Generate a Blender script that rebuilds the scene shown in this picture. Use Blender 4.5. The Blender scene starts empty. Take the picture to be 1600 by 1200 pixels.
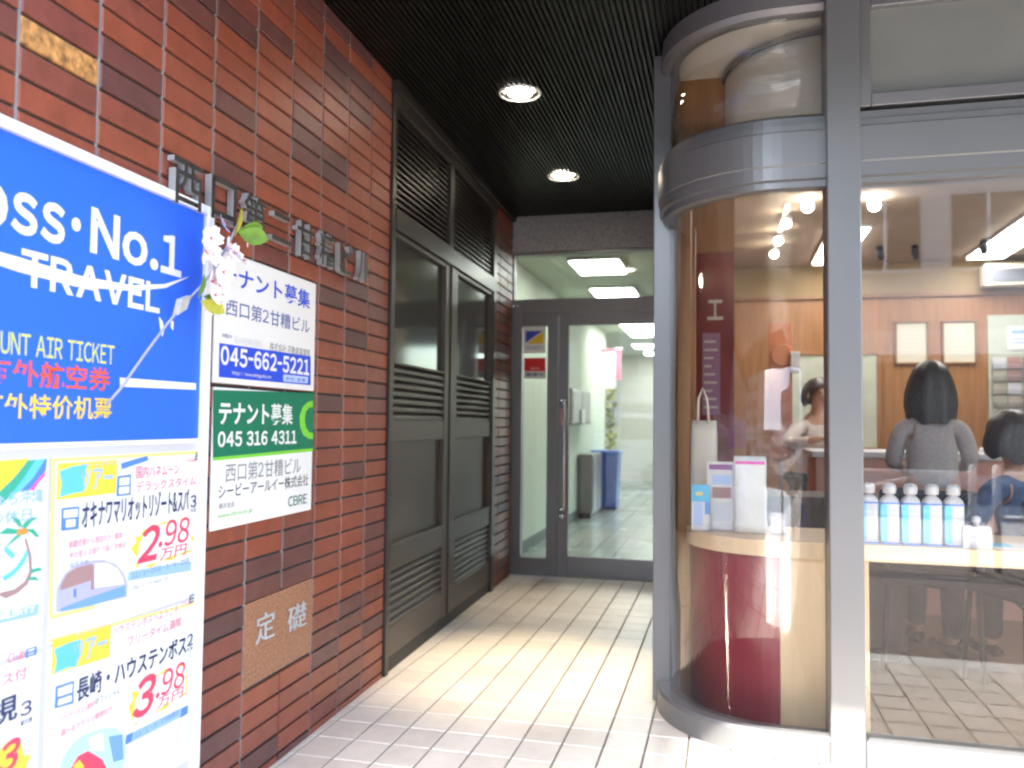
import bpy, bmesh, math, random
from mathutils import Matrix, Vector
R = math.radians
C = bpy.context.scene.collection
SC = bpy.context.scene
random.seed(7)

# ---------------------------------------------------------------- camera
cam = bpy.data.cameras.new('camera'); camo = bpy.data.objects.new('camera', cam); C.objects.link(camo)
cam.sensor_width = 36; cam.lens = 1294 / 1600 * 36; cam.clip_start = 0.02; cam.clip_end = 400
yaw, pit, rol = R(14.45), R(2.66), R(.6)
fw = Vector((-math.sin(yaw) * math.cos(pit), math.cos(yaw) * math.cos(pit), math.sin(pit)))
rt = Vector((math.cos(yaw), math.sin(yaw), 0)); up = rt.cross(fw)
r2 = math.cos(rol) * rt + math.sin(rol) * up; u2 = -math.sin(rol) * rt + math.cos(rol) * up
m4 = Matrix((r2, u2, -fw)).transposed().to_4x4(); m4.translation = (0, 0, 1.16)
camo.matrix_world = m4
SC.camera = camo
cam.dof.use_dof = True; cam.dof.focus_distance = 2.6; cam.dof.aperture_fstop = 2.6
# ---------------------------------------------------------------- sky, sun, exposure
EL, AZ = R(56), R(19)            # the sun stands behind the camera, its light travels along +Y and a little to +X
w = bpy.data.worlds.new('World'); SC.world = w; w.use_nodes = True
nt = w.node_tree; sky = nt.nodes.new('ShaderNodeTexSky'); sky.sky_type = 'NISHITA'; sky.sun_disc = False
sky.sun_elevation = EL; sky.sun_rotation = R(180) + AZ
sky.air_density = 1.2; sky.dust_density = 2.5
nt.links.new(sky.outputs[0], nt.nodes['Background'].inputs[0]); nt.nodes['Background'].inputs[1].default_value = .15
sl = bpy.data.lights.new('sun', 'SUN'); sl.energy = 2.4; sl.angle = R(.5); sl.color = (1, .95, .88)
so = bpy.data.objects.new('sun', sl); C.objects.link(so); so.location = (0, -10, 30)
so.rotation_euler = Vector((math.sin(AZ) * math.cos(EL), math.cos(AZ) * math.cos(EL), -math.sin(EL))).to_track_quat('-Z', 'Y').to_euler()
SC.view_settings.view_transform = 'Standard'; SC.view_settings.look = 'None'; SC.view_settings.gamma = 1
SC.view_settings.use_curve_mapping = False
SC.view_settings.exposure = 3.35
SC.render.engine = 'CYCLES'
cy = SC.cycles
cy.max_bounces = 8; cy.diffuse_bounces = 4; cy.glossy_bounces = 4; cy.transparent_max_bounces = 16; cy.transmission_bounces = 4
cy.caustics_reflective = False; cy.caustics_refractive = False; cy.sample_clamp_indirect = 6
cy.use_denoising = True
SC.cycles.pixel_filter_type = 'BLACKMAN_HARRIS'; SC.cycles.filter_width = 2.3

# ---------------------------------------------------------------- materials
MATS = {}
def lin(h):
    v = [int(h[i:i + 2], 16) / 255 for i in (0, 2, 4)]
    return tuple(c / 12.92 if c <= .04045 else ((c + .055) / 1.055) ** 2.4 for c in v)
def mat(name, col, rough=.6, metal=0., spec=.5, var=0., vscale=6., bump=0., bscale=60., emit=None, stretch=None, coat=0.):
    if name in MATS: return MATS[name]
    m = bpy.data.materials.new(name); m.use_nodes = True; MATS[name] = m
    t = m.node_tree; b = t.nodes['Principled BSDF']
    if isinstance(col, str): col = lin(col)
    b.inputs['Base Color'].default_value = (*col, 1); b.inputs['Roughness'].default_value = rough
    b.inputs['Metallic'].default_value = metal; b.inputs['Specular IOR Level'].default_value = spec
    b.inputs['Coat Weight'].default_value = coat
    if emit: b.inputs['Emission Color'].default_value = (*emit[0], 1); b.inputs['Emission Strength'].default_value = emit[1]
    if var or bump:
        co = t.nodes.new('ShaderNodeTexCoord'); mp = t.nodes.new('ShaderNodeMapping')
        t.links.new(co.outputs['Object'], mp.inputs[0])
        if stretch: mp.inputs['Scale'].default_value = stretch
        if var:
            n = t.nodes.new('ShaderNodeTexNoise'); n.inputs['Scale'].default_value = vscale; n.inputs['Detail'].default_value = 6
            t.links.new(mp.outputs[0], n.inputs[0])
            rp = t.nodes.new('ShaderNodeValToRGB')
            rp.color_ramp.elements[0].position = .3; rp.color_ramp.elements[1].position = .7
            rp.color_ramp.elements[0].color = (*[c * (1 - var) for c in col], 1)
            rp.color_ramp.elements[1].color = (*[min(1, c * (1 + var)) for c in col], 1)
            t.links.new(n.outputs[0], rp.inputs[0]); t.links.new(rp.outputs[0], b.inputs['Base Color'])
            mr = t.nodes.new('ShaderNodeMapRange'); mr.inputs[3].default_value = max(.02, rough - .08); mr.inputs[4].default_value = min(1, rough + .08)
            t.links.new(n.outputs[0], mr.inputs[0]); t.links.new(mr.outputs[0], b.inputs['Roughness'])
        if bump:
            n2 = t.nodes.new('ShaderNodeTexNoise'); n2.inputs['Scale'].default_value = bscale; n2.inputs['Detail'].default_value = 4
            t.links.new(mp.outputs[0], n2.inputs[0])
            bp = t.nodes.new('ShaderNodeBump'); bp.inputs['Strength'].default_value = bump; bp.inputs['Distance'].default_value = .004
            t.links.new(n2.outputs[0], bp.inputs['Height']); t.links.new(bp.outputs[0], b.inputs['Normal'])
    return m
def glass_mat(name, tint, ior=1.5, gain=1.):
    m = bpy.data.materials.new(name); m.use_nodes = True; MATS[name] = m
    t = m.node_tree; t.nodes.clear()
    o = t.nodes.new('ShaderNodeOutputMaterial'); mx = t.nodes.new('ShaderNodeMixShader')
    tr = t.nodes.new('ShaderNodeBsdfTransparent'); gl = t.nodes.new('ShaderNodeBsdfGlossy'); fr = t.nodes.new('ShaderNodeFresnel')
    tr.inputs[0].default_value = (*tint, 1); gl.inputs['Roughness'].default_value = .0
    ge = t.nodes.new('ShaderNodeNewGeometry'); mr = t.nodes.new('ShaderNodeMapRange')     # same reflectance on both faces of the pane
    mr.inputs[3].default_value = ior; mr.inputs[4].default_value = 1 / ior
    t.links.new(ge.outputs['Backfacing'], mr.inputs[0]); t.links.new(mr.outputs[0], fr.inputs[0])
    gl.inputs[0].default_value = (1, 1, 1, 1)
    t.links.new(fr.outputs[0], mx.inputs[0]); t.links.new(tr.outputs[0], mx.inputs[1]); t.links.new(gl.outputs[0], mx.inputs[2])
    t.links.new(mx.outputs[0], o.inputs[0]); return m
def island_mat(name, stops, rough, bump=.3, bscale=120., speck=.12, grad=0.):
    """colour picked for each separate piece (tile) of the mesh"""
    m = bpy.data.materials.new(name); m.use_nodes = True; MATS[name] = m
    t = m.node_tree; b = t.nodes['Principled BSDF']; b.inputs['Roughness'].default_value = rough
    g = t.nodes.new('ShaderNodeNewGeometry'); rp = t.nodes.new('ShaderNodeValToRGB'); rp.color_ramp.interpolation = 'LINEAR'
    while len(rp.color_ramp.elements) < len(stops): rp.color_ramp.elements.new(.5)
    for e, (p, c) in zip(rp.color_ramp.elements, stops): e.position = p; e.color = (*c, 1)
    t.links.new(g.outputs['Random Per Island'], rp.inputs[0])
    co = t.nodes.new('ShaderNodeTexCoord')
    n = t.nodes.new('ShaderNodeTexNoise'); n.inputs['Scale'].default_value = 14; n.inputs['Detail'].default_value = 8; n.inputs['Roughness'].default_value = .7
    t.links.new(co.outputs['Object'], n.inputs[0])
    mr = t.nodes.new('ShaderNodeMapRange'); mr.inputs[1].default_value = .3; mr.inputs[2].default_value = .7
    mr.inputs[3].default_value = 1 - speck; mr.inputs[4].default_value = 1 + speck
    t.links.new(n.outputs[0], mr.inputs[0])
    mu = t.nodes.new('ShaderNodeMix'); mu.data_type = 'RGBA'; mu.blend_type = 'MULTIPLY'; mu.inputs[0].default_value = 1
    t.links.new(rp.outputs[0], mu.inputs[6]); t.links.new(mr.outputs[0], mu.inputs[7]); t.links.new(mu.outputs[2], b.inputs['Base Color'])
    n3 = t.nodes.new('ShaderNodeTexNoise'); n3.inputs['Scale'].default_value = 2.2; n3.inputs['Detail'].default_value = 9; n3.inputs['Roughness'].default_value = .75   # wear and stains
    t.links.new(co.outputs['Object'], n3.inputs[0])
    m3 = t.nodes.new('ShaderNodeMapRange'); m3.inputs[1].default_value = .35; m3.inputs[2].default_value = .62; m3.inputs[3].default_value = 1 - grad; m3.inputs[4].default_value = 1
    t.links.new(n3.outputs[0], m3.inputs[0])
    mv = t.nodes.new('ShaderNodeMix'); mv.data_type = 'RGBA'; mv.blend_type = 'MULTIPLY'; mv.inputs[0].default_value = 1
    t.links.new(mu.outputs[2], mv.inputs[6]); t.links.new(m3.outputs[0], mv.inputs[7]); t.links.new(mv.outputs[2], b.inputs['Base Color'])
    n2 = t.nodes.new('ShaderNodeTexNoise'); n2.inputs['Scale'].default_value = bscale; n2.inputs['Detail'].default_value = 5
    t.links.new(co.outputs['Object'], n2.inputs[0])
    bp = t.nodes.new('ShaderNodeBump'); bp.inputs['Strength'].default_value = bump; bp.inputs['Distance'].default_value = .003
    t.links.new(n2.outputs[0], bp.inputs['Height']); t.links.new(bp.outputs[0], b.inputs['Normal'])
    return m

island_mat('brick', [(0, (.22, .066, .046)), (.3, (.285, .075, .040)), (.56, (.265, .070, .042)), (.70, (.21, .060, .045)), (.80, (.145, .054, .048)), (.92, (.11, .050, .050)), (1, (.20, .062, .047))], .42, speck=.18, grad=.22)
island_mat('floor_tile', [(0, (.61, .55, .475)), (.5, (.66, .60, .525)), (1, (.70, .645, .57))], .38, .12, 90, .06, grad=.14)
mat('grout_shaded', (.055, .052, .05), .95, var=.25, vscale=9, bump=.3)  # shadow line of the recessed level joints, put into the mortar colour
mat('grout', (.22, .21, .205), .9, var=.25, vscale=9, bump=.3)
mat('floor_grout', (.20, .17, .14), .9, var=.2, vscale=9)
mat('dark_metal', (.056, .048, .043), .38, .4, var=.2, vscale=3)
mat('door_metal', (.088, .074, .064), .42, .35, var=.15, vscale=3)
mat('ceiling_metal', (.009, .0085, .0075), .36, .3, var=.15, vscale=2)
mat('ceiling_gap', (.004, .004, .004), .9)
mat('grey_metal', (.172, .174, .176), .3, .3, bump=.02, bscale=400)
mat('frame_grey', (.20, .195, .20), .38, .45, var=.08, vscale=3)
mat('stainless', (.72, .72, .70), .22, 1., var=.06, vscale=8)
mat('letter_metal', (.07, .068, .066), .3, .4, var=.25, vscale=20)
mat('letter_side', (.40, .41, .42), .45, .3)
mat('granite', (.32, .32, .33), .6, var=.55, vscale=150, bump=.2, bscale=150)
mat('cornerstone_granite', (.30, .14, .078), .5, var=.4, vscale=110, bump=.15, bscale=120)
mat('dark_glass', (.02, .022, .02), .06, 0, .8)
glass_mat('shop_glass', (.95, .95, .94), 1.55)
glass_mat('door_glass', (.88, .91, .885), 1.55)
mat('acrylic', (.8, .8, .82), .15)
glass_mat('acrylic_clear', (.93, .93, .95), 1.35)
mat('wood', (.32, .15, .055), .42, var=.16, vscale=5, stretch=(6, 6, .5))
mat('dark_wood', (.26, .135, .06), .42, var=.18, vscale=5, stretch=(6, 6, .5))
mat('pale_wood', (.70, .52, .33), .38, var=.07, vscale=4, stretch=(5, 5, .6))
mat('burgundy', (.23, .016, .032), .5, var=.08)
mat('plaster_green', (.60, .65, .55), .8, var=.04)
mat('plaster_white', (.70, .68, .63), .85, var=.04)
mat('beige_panel', (.86, .80, .68), .95, var=.05)
mat('shop_ceiling', (.42, .33, .25), .85, var=.05)
mat('black', (.015, .015, .016), .5)
mat('dark_brown', (.06, .042, .04), .6, var=.2)
mat('navy_fabric', (.018, .022, .04), .85, var=.2, vscale=20)
mat('salmon', (.62, .32, .26), .6, var=.05)
mat('paper', (.74, .74, .72), .8)
mat('white_plastic', (.56, .56, .59), .35)
mat('white_paint', (.78, .79, .80), .35, var=.06)
mat('bin_blue', (.008, .08, .40), .45, var=.1)
mat('bag_plastic', (.80, .80, .76), .4, var=.06, bump=.5, bscale=25)
mat('canvas', (.62, .58, .50), .9, var=.06, bump=.3, bscale=200)
mat('road_surface', (.42, .41, .40), .85, var=.1, vscale=3, bump=.3, bscale=150)
mat('asphalt', (.10, .098, .095), .9, var=.2, vscale=30, bump=.5, bscale=200)
mat('pavement', (.16, .13, .11), .85, var=.15, vscale=4, bump=.3, bscale=120)
mat('kerb_stone', (.55, .53, .50), .8, var=.15, vscale=20)
mat('concrete', (.42, .40, .38), .85, var=.12, vscale=2)
mat('facade_beige', (.50, .46, .40), .8, var=.1, vscale=1)
mat('facade_grey', (.55, .56, .58), .7, var=.1, vscale=1)
mat('window_dark', (.04, .05, .06), .08)
mat('skin', (.55, .33, .24), .55)
mat('hair', (.05, .045, .048), .45, var=.7, vscale=60, stretch=(8, 8, .4))
mat('shirt_grey', (.50, .46, .46), .9, var=.1, vscale=60, bump=.4, bscale=250)
mat('shirt_white', (.66, .60, .57), .85, var=.06, vscale=12)
mat('skirt_dark', (.05, .045, .05), .85, var=.2)
mat('denim', (.05, .09, .19), .85, var=.25, vscale=30)
mat('shirt_blue', (.36, .44, .62), .85, var=.08)
mat('lamp_panel', (.9, .9, .9), .5, emit=((1, .97, .92), 2.3))
mat('corridor_lamp', (.9, .9, .9), .5, emit=((.98, 1, .96), 2.5))
mat('bulb', (.9, .9, .9), .5, emit=((1, .88, .70), 9.))
mat('globe_glow', (.9, .9, .9), .5, emit=((1, .93, .84), 7.))
mat('reflector', (.75, .74, .72), .25, .9)
mat('petal', (.86, .81, .83), .7)
mat('stamen', (.55, .12, .16), .7)
mat('leaf_green', (.14, .28, .035), .6, var=.3, vscale=30)
mat('leaf_yellow', (.42, .42, .05), .6, var=.2, vscale=30)
mat('tape_grey', (.42, .42, .40), .5, var=.15, vscale=40)
mat('stem_cord', (.30, .31, .36), .5)
INK = dict(white=(.76, .76, .76), blue=(.022, .135, .80), blueink=(.02, .07, .62), paleyellow=(.62, .66, .12), yellow=(.80, .58, .06), lemon=(.78, .70, .25),
    vermilion=(.75, .10, .05), paleblue=(.45, .58, .85), cyan=(.12, .52, .78), skyprint=(.30, .48, .78), blueprint=(.08, .22, .62), pinkprint=(.75, .22, .34),
    pinkbright=(.78, .10, .45), redprint=(.80, .055, .12), navy=(.018, .03, .12), greyprint=(.25, .26, .28), paleprint=(.62, .64, .68), darkprint=(.08, .09, .10), lavender=(.42, .42, .60),
    taupe=(.36, .22, .22), pool=(.16, .34, .72), mintprint=(.45, .72, .68), greenprint=(.04, .38, .26), ochreprint=(.62, .28, .05), greyblue=(.10, .14, .36),
    greensign=(.004, .16, .085), greenink=(.01, .14, .09), lime=(.18, .58, .04), silver=(.44, .45, .46), red=(.70, .02, .025), purple=(.28, .10, .30), lightpurple=(.38, .22, .40), orange=(.50, .17, .06), tan=(.46, .28, .15), racka=(.36, .25, .23), rackb=(.42, .40, .34), rackc=(.44, .27, .25), rackd=(.27, .27, .32), stickerblue=(.03, .06, .42), stickeryellow=(.75, .50, .02))
for k, c in INK.items(): mat('ink_' + k, c, .5)

# ---------------------------------------------------------------- mesh helpers
ORG = {}                                            # where each thing's root stands in the coordinates it is modelled in
class MB:
    def __init__(s): s.v = []; s.f = []; s.sm = []
    def face(s, pts, smooth=False):
        i = len(s.v); s.v += [tuple(p) for p in pts]; s.f.append(list(range(i, i + len(pts)))); s.sm.append(smooth)
    def mesh(s, vs, fs, smooth=False):
        i = len(s.v); s.v += [tuple(p) for p in vs]
        for f in fs: s.f.append([i + k for k in f]); s.sm.append(smooth)
    def box(s, x0, x1, y0, y1, z0, z1, ch=0.):
        x0, x1 = sorted((x0, x1)); y0, y1 = sorted((y0, y1)); z0, z1 = sorted((z0, z1))
        if not ch:
            s.mesh([(x, y, z) for z in (z0, z1) for y in (y0, y1) for x in (x0, x1)],
                   [(0, 2, 3, 1), (4, 5, 7, 6), (0, 1, 5, 4), (2, 6, 7, 3), (0, 4, 6, 2), (1, 3, 7, 5)]); return s
        bm = bmesh.new(); bmesh.ops.create_cube(bm, size=1)
        for v in bm.verts: v.co = ((x0 + x1) / 2 + v.co.x * (x1 - x0), (y0 + y1) / 2 + v.co.y * (y1 - y0), (z0 + z1) / 2 + v.co.z * (z1 - z0))
        bmesh.ops.bevel(bm, geom=bm.edges[:], offset=min(ch, .45 * min(x1 - x0, y1 - y0, z1 - z0)), segments=2, profile=.5, affect='EDGES')
        bm.verts.index_update()
        s.mesh([v.co[:] for v in bm.verts], [[v.index for v in f.verts] for f in bm.faces]); bm.free(); return s
    def prism(s, pts, z0, z1, ax='z', smooth=False):
        """closed outline pts (a,b) carried along an axis; sides plus caps"""
        def p(a, b, c): return (a, b, c) if ax == 'z' else ((a, c, b) if ax == 'y' else (c, a, b))
        n = len(pts); vs = [p(a, b, z0) for a, b in pts] + [p(a, b, z1) for a, b in pts]
        s.mesh(vs, [(k, (k + 1) % n, n + (k + 1) % n, n + k) for k in range(n)], smooth)
        s.mesh(vs, [list(range(n - 1, -1, -1)), list(range(n, 2 * n))]); return s
    def tube(s, path, r, n=10, cap=True, close=False):
        P = [Vector(p) for p in path]; rs = r if isinstance(r, (list, tuple)) else [r] * len(P); vs = []; N = len(P); ref = None
        for i, p in enumerate(P):
            t = (P[(i + 1) % N] - P[i - 1]) if close else (P[min(i + 1, N - 1)] - P[max(i - 1, 0)]); t.normalize()
            if ref is None: ref = t.orthogonal().normalized()
            ref = (ref - t * ref.dot(t)).normalized(); b = t.cross(ref)
            vs += [tuple(p + rs[i] * (math.cos(a) * ref + math.sin(a) * b)) for a in (2 * math.pi * k / n for k in range(n))]
        fs = [(i * n + k, i * n + (k + 1) % n, ((i + 1) % N) * n + (k + 1) % n, ((i + 1) % N) * n + k) for i in range(N if close else N - 1) for k in range(n)]
        s.mesh(vs, fs, True)
        if cap and not close: s.mesh(vs, [list(range(n - 1, -1, -1)), list(range((N - 1) * n, N * n))])
        return s
    def lathe(s, prof, c=(0, 0), n=20, smooth=True, sx=1., sy=1.):
        vs = [(c[0] + r * sx * math.cos(2 * math.pi * k / n), c[1] + r * sy * math.sin(2 * math.pi * k / n), z) for r, z in prof for k in range(n)]
        s.mesh(vs, [(i * n + k, i * n + (k + 1) % n, (i + 1) * n + (k + 1) % n, (i + 1) * n + k) for i in range(len(prof) - 1) for k in range(n)], smooth)
        s.mesh(vs, [list(range(n - 1, -1, -1)), list(range((len(prof) - 1) * n, len(prof) * n))]); return s
    def ball(s, c, r, n=12, m=8):
        rr = r if isinstance(r, (tuple, list)) else (r, r, r)
        vs = [(c[0] + rr[0] * math.sin(math.pi * (i + .02) / (m + .04)) * math.cos(2 * math.pi * k / n), c[1] + rr[1] * math.sin(math.pi * (i + .02) / (m + .04)) * math.sin(2 * math.pi * k / n), c[2] - rr[2] * math.cos(math.pi * (i + .02) / (m + .04))) for i in range(m + 1) for k in range(n)]
        s.mesh(vs, [(i * n + k, i * n + (k + 1) % n, (i + 1) * n + (k + 1) % n, (i + 1) * n + k) for i in range(m) for k in range(n)], True); return s
    def sweep(s, path, prof):
        """profile (out, z) swept along a plan path given as (x, y, nx, ny)"""
        m = len(prof); vs = [(x + nx * o, y + ny * o, z) for x, y, nx, ny in path for o, z in prof]; N = len(path)
        s.mesh(vs, [(i * m + k, i * m + (k + 1) % m, (i + 1) * m + (k + 1) % m, (i + 1) * m + k) for i in range(N - 1) for k in range(m)])
        s.mesh(vs, [list(range(m)), list(range(N * m - 1, (N - 1) * m - 1, -1))]); return s
    def build(s, name, material, parent=None, org=None, fix=True):
        if parent is not None: o0 = ORG[parent.name]
        else: o0 = Vector(org or (0, 0, 0))
        me = bpy.data.meshes.new(name); me.from_pydata([tuple(Vector(p) - o0) for p in s.v], [], s.f)
        for p, q in zip(me.polygons, s.sm): p.use_smooth = q
        if fix:
            bm = bmesh.new(); bm.from_mesh(me); bmesh.ops.remove_doubles(bm, verts=bm.verts, dist=1e-5); bmesh.ops.recalc_face_normals(bm, faces=bm.faces); bm.to_mesh(me); bm.free()
        for mm in (material if isinstance(material, list) else [material]): me.materials.append(MATS[mm] if isinstance(mm, str) else mm)
        o = bpy.data.objects.new(name, me); C.objects.link(o); ORG[o.name] = o0
        if parent is not None: o.parent = parent
        else: o.location = o0
        return o
def tag(o, label=None, cat=None, group=None, kind=None):
    for k, v in (('label', label), ('category', cat), ('group', group), ('kind', kind)):
        if v: o[k] = v
    return o
def thing(name, label, cat, org=(0, 0, 0), group=None):
    o = bpy.data.objects.new(name, None); C.objects.link(o); o.location = org; o.empty_display_size = .1; ORG[o.name] = Vector(org)
    return tag(o, label, cat, group)
def struct(name, mb, material): return tag(mb.build(name, material), kind='structure')
def dup(root, loc, label=None, cat=None):
    r = root.copy(); C.objects.link(r); r.location = loc; ORG[r.name] = Vector(loc)
    if label: r['label'] = label
    for ch in root.children:
        c = ch.copy(); C.objects.link(c); c.parent = r
        for g in ch.children:
            d = g.copy(); C.objects.link(d); d.parent = c
    return r
# things on the brick wall are modelled in wall coordinates: x = out of the wall, y = along it, z = up
WX, WTH = -1.3963, .030491
def wplace(o):
    x, y, z = ORG[o.name]; o.location = (WX + x * math.cos(WTH) - y * math.sin(WTH), x * math.sin(WTH) + y * math.cos(WTH), z); o.rotation_euler = (0, 0, WTH); return o
def wthing(name, label, cat, org, group=None): return wplace(thing(name, label, cat, org, group))

GLYPH = {}
def glyph(ch, bold):
    """one letter as a flat mesh; latin letters and figures are taken from the full-width set, which has the upright poster look"""
    if 0x4E00 <= ord(ch) <= 0x9FFF: bold = min(bold, .75)
    bold = min(bold, 1.5); key = (ch, round(bold, 2))
    if key not in GLYPH:
        c2 = chr(ord(ch) + 0xFEE0) if '!' <= ch <= '~' else ch
        cu = bpy.data.curves.new('text', 'FONT'); cu.body = c2; cu.size = 1; cu.resolution_u = 3; cu.offset = .02 * bold
        ob = bpy.data.objects.new('text', cu); C.objects.link(ob); dg = bpy.context.evaluated_depsgraph_get(); dg.update()
        me = bpy.data.meshes.new_from_object(ob.evaluated_get(dg)); bpy.data.objects.remove(ob); bpy.data.curves.remove(cu)
        GLYPH[key] = ([tuple(v.co) for v in me.vertices], [list(p.vertices) for p in me.polygons]); bpy.data.meshes.remove(me)
    return GLYPH[key]
def text_mesh(txt, bold=0., shear=0.):
    vs, fs, x = [], [], 0.
    for ch in txt:
        if ch == ' ': x += .32; continue
        gv, gf = glyph(ch, bold)
        if not gv: continue
        if ch == '-': gv = [(v[0] * .5, v[1], v[2]) for v in gv]
        lo = min(v[0] for v in gv); hi = max(v[0] for v in gv); half = '!' <= ch <= '~'
        o = x - lo if half else x; b = len(vs)
        vs += [(v[0] + o + shear * v[1], v[1], 0) for v in gv]; fs += [[b + k for k in f] for f in gf]
        x += hi - lo + (.07 if half else 0) if half else 1.
    me = bpy.data.meshes.new('text'); me.from_pydata(vs, [], fs); return me
def put_text(name, txt, a0, a1, z0, z1, n, material, parent, bold=0., shear=0., depth=.0006, frame='wall'):
    """lettering fitted to a box; frame 'wall': runs along +y and faces +x; frame 'front': runs along +x and faces -y"""
    me = text_mesh(txt, bold, shear); xs = [v.co.x for v in me.vertices]; ys = [v.co.y for v in me.vertices]
    if not xs: return None
    sx = (a1 - a0) / max(1e-6, max(xs) - min(xs)); sy = (z1 - z0) / max(1e-6, max(ys) - min(ys)); x0 = min(xs); y0 = min(ys)
    bm = bmesh.new(); bm.from_mesh(me); bmesh.ops.remove_doubles(bm, verts=bm.verts, dist=1e-5)
    if depth > .002:
        r = bmesh.ops.extrude_face_region(bm, geom=bm.faces[:]); 
        for v in [g for g in r['geom'] if isinstance(g, bmesh.types.BMVert)]: v.co.z += 1
    for v in bm.verts:
        a = a0 + (v.co.x - x0) * sx; z = z0 + (v.co.y - y0) * sy; d = n + v.co.z * depth
        v.co = (Vector((d, a, z)) if frame == 'wall' else Vector((a, -d, z))) - ORG[parent.name]
    bmesh.ops.recalc_face_normals(bm, faces=bm.faces) if depth > .002 else None
    bm.to_mesh(me); bm.free(); me.materials.clear(); me.materials.append(MATS[material])
    me.name = name; o = bpy.data.objects.new(name, me); C.objects.link(o); o.parent = parent; ORG[o.name] = ORG[parent.name]; return o
def print_items(items, parent, n, step=.0004, inkmap=None):
    for k, it in enumerate(items):
        if it[0] == 'T': put_text(it[1], it[2], it[3], it[4], it[5], it[6], n + .0005 + k * step * .25, 'ink_' + it[7], parent, it[8], it[9])
        else:
            mb = MB(); mb.prism(it[2], n, n + .0004 + k * step * .25, 'x'); mb.build(it[1], 'ink_' + it[3], parent)

# ---------------------------------------------------------------- printed matter: ('T', name, words, y0, y1, z0, z1, ink, bold, slant) and ('P', name, outline, ink) in wall coordinates
BLUE = [('T', 'lettering', 'Across', 1.0424, 1.5264, 1.5421, 1.6574, 'white', 2.2, 0), ('T', 'lettering', '·', 1.5451, 1.574, 1.5838, 1.6156, 'white', 1, 0), ('T', 'lettering', 'No.1', 1.6057, 1.9539, 1.5442, 1.6533, 'white', 2.4, 0), ('P', 'swoosh', [(1.2767, 1.4965), (1.4001, 1.4934), (1.583, 1.4851), (1.7581, 1.4932), (1.8837, 1.5173), (1.9944, 1.5573), (1.8895, 1.5079), (1.7588, 1.4788), (1.5644, 1.4583), (1.4015, 1.4627), (1.2778, 1.4741)], 'white'), ('T', 'lettering', 'TRAVEL', 1.4074, 1.8653, 1.4361, 1.5138, 'white', 2.2, 0), ('T', 'lettering', 'DISCOUNT AIR TICKET', 1.229, 1.6987, 1.2892, 1.336, 'paleyellow', 0.4, 0), ('T', 'lettering', '海外航空券', 1.3221, 1.6874, 1.2238, 1.2809, 'vermilion', 1, 0), ('T', 'lettering', '海外特价机票', 1.3137, 1.6958, 1.1566, 1.2094, 'yellow', 0.7, 0), ('P', 'white_rule', [(1.7225, 1.2598), (2.0355, 1.2608), (2.0364, 1.2427), (1.7235, 1.2378)], 'white'), ('P', 'peeling_mark', [(1.864, 1.4276), (1.8805, 1.4161), (1.8869, 1.393), (1.8797, 1.3769), (1.8706, 1.3997)], 'white'), ('P', 'peeling_mark', [(1.9152, 1.4255), (1.9264, 1.4217), (1.9247, 1.3989), (1.9162, 1.4049)], 'white')]
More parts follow.
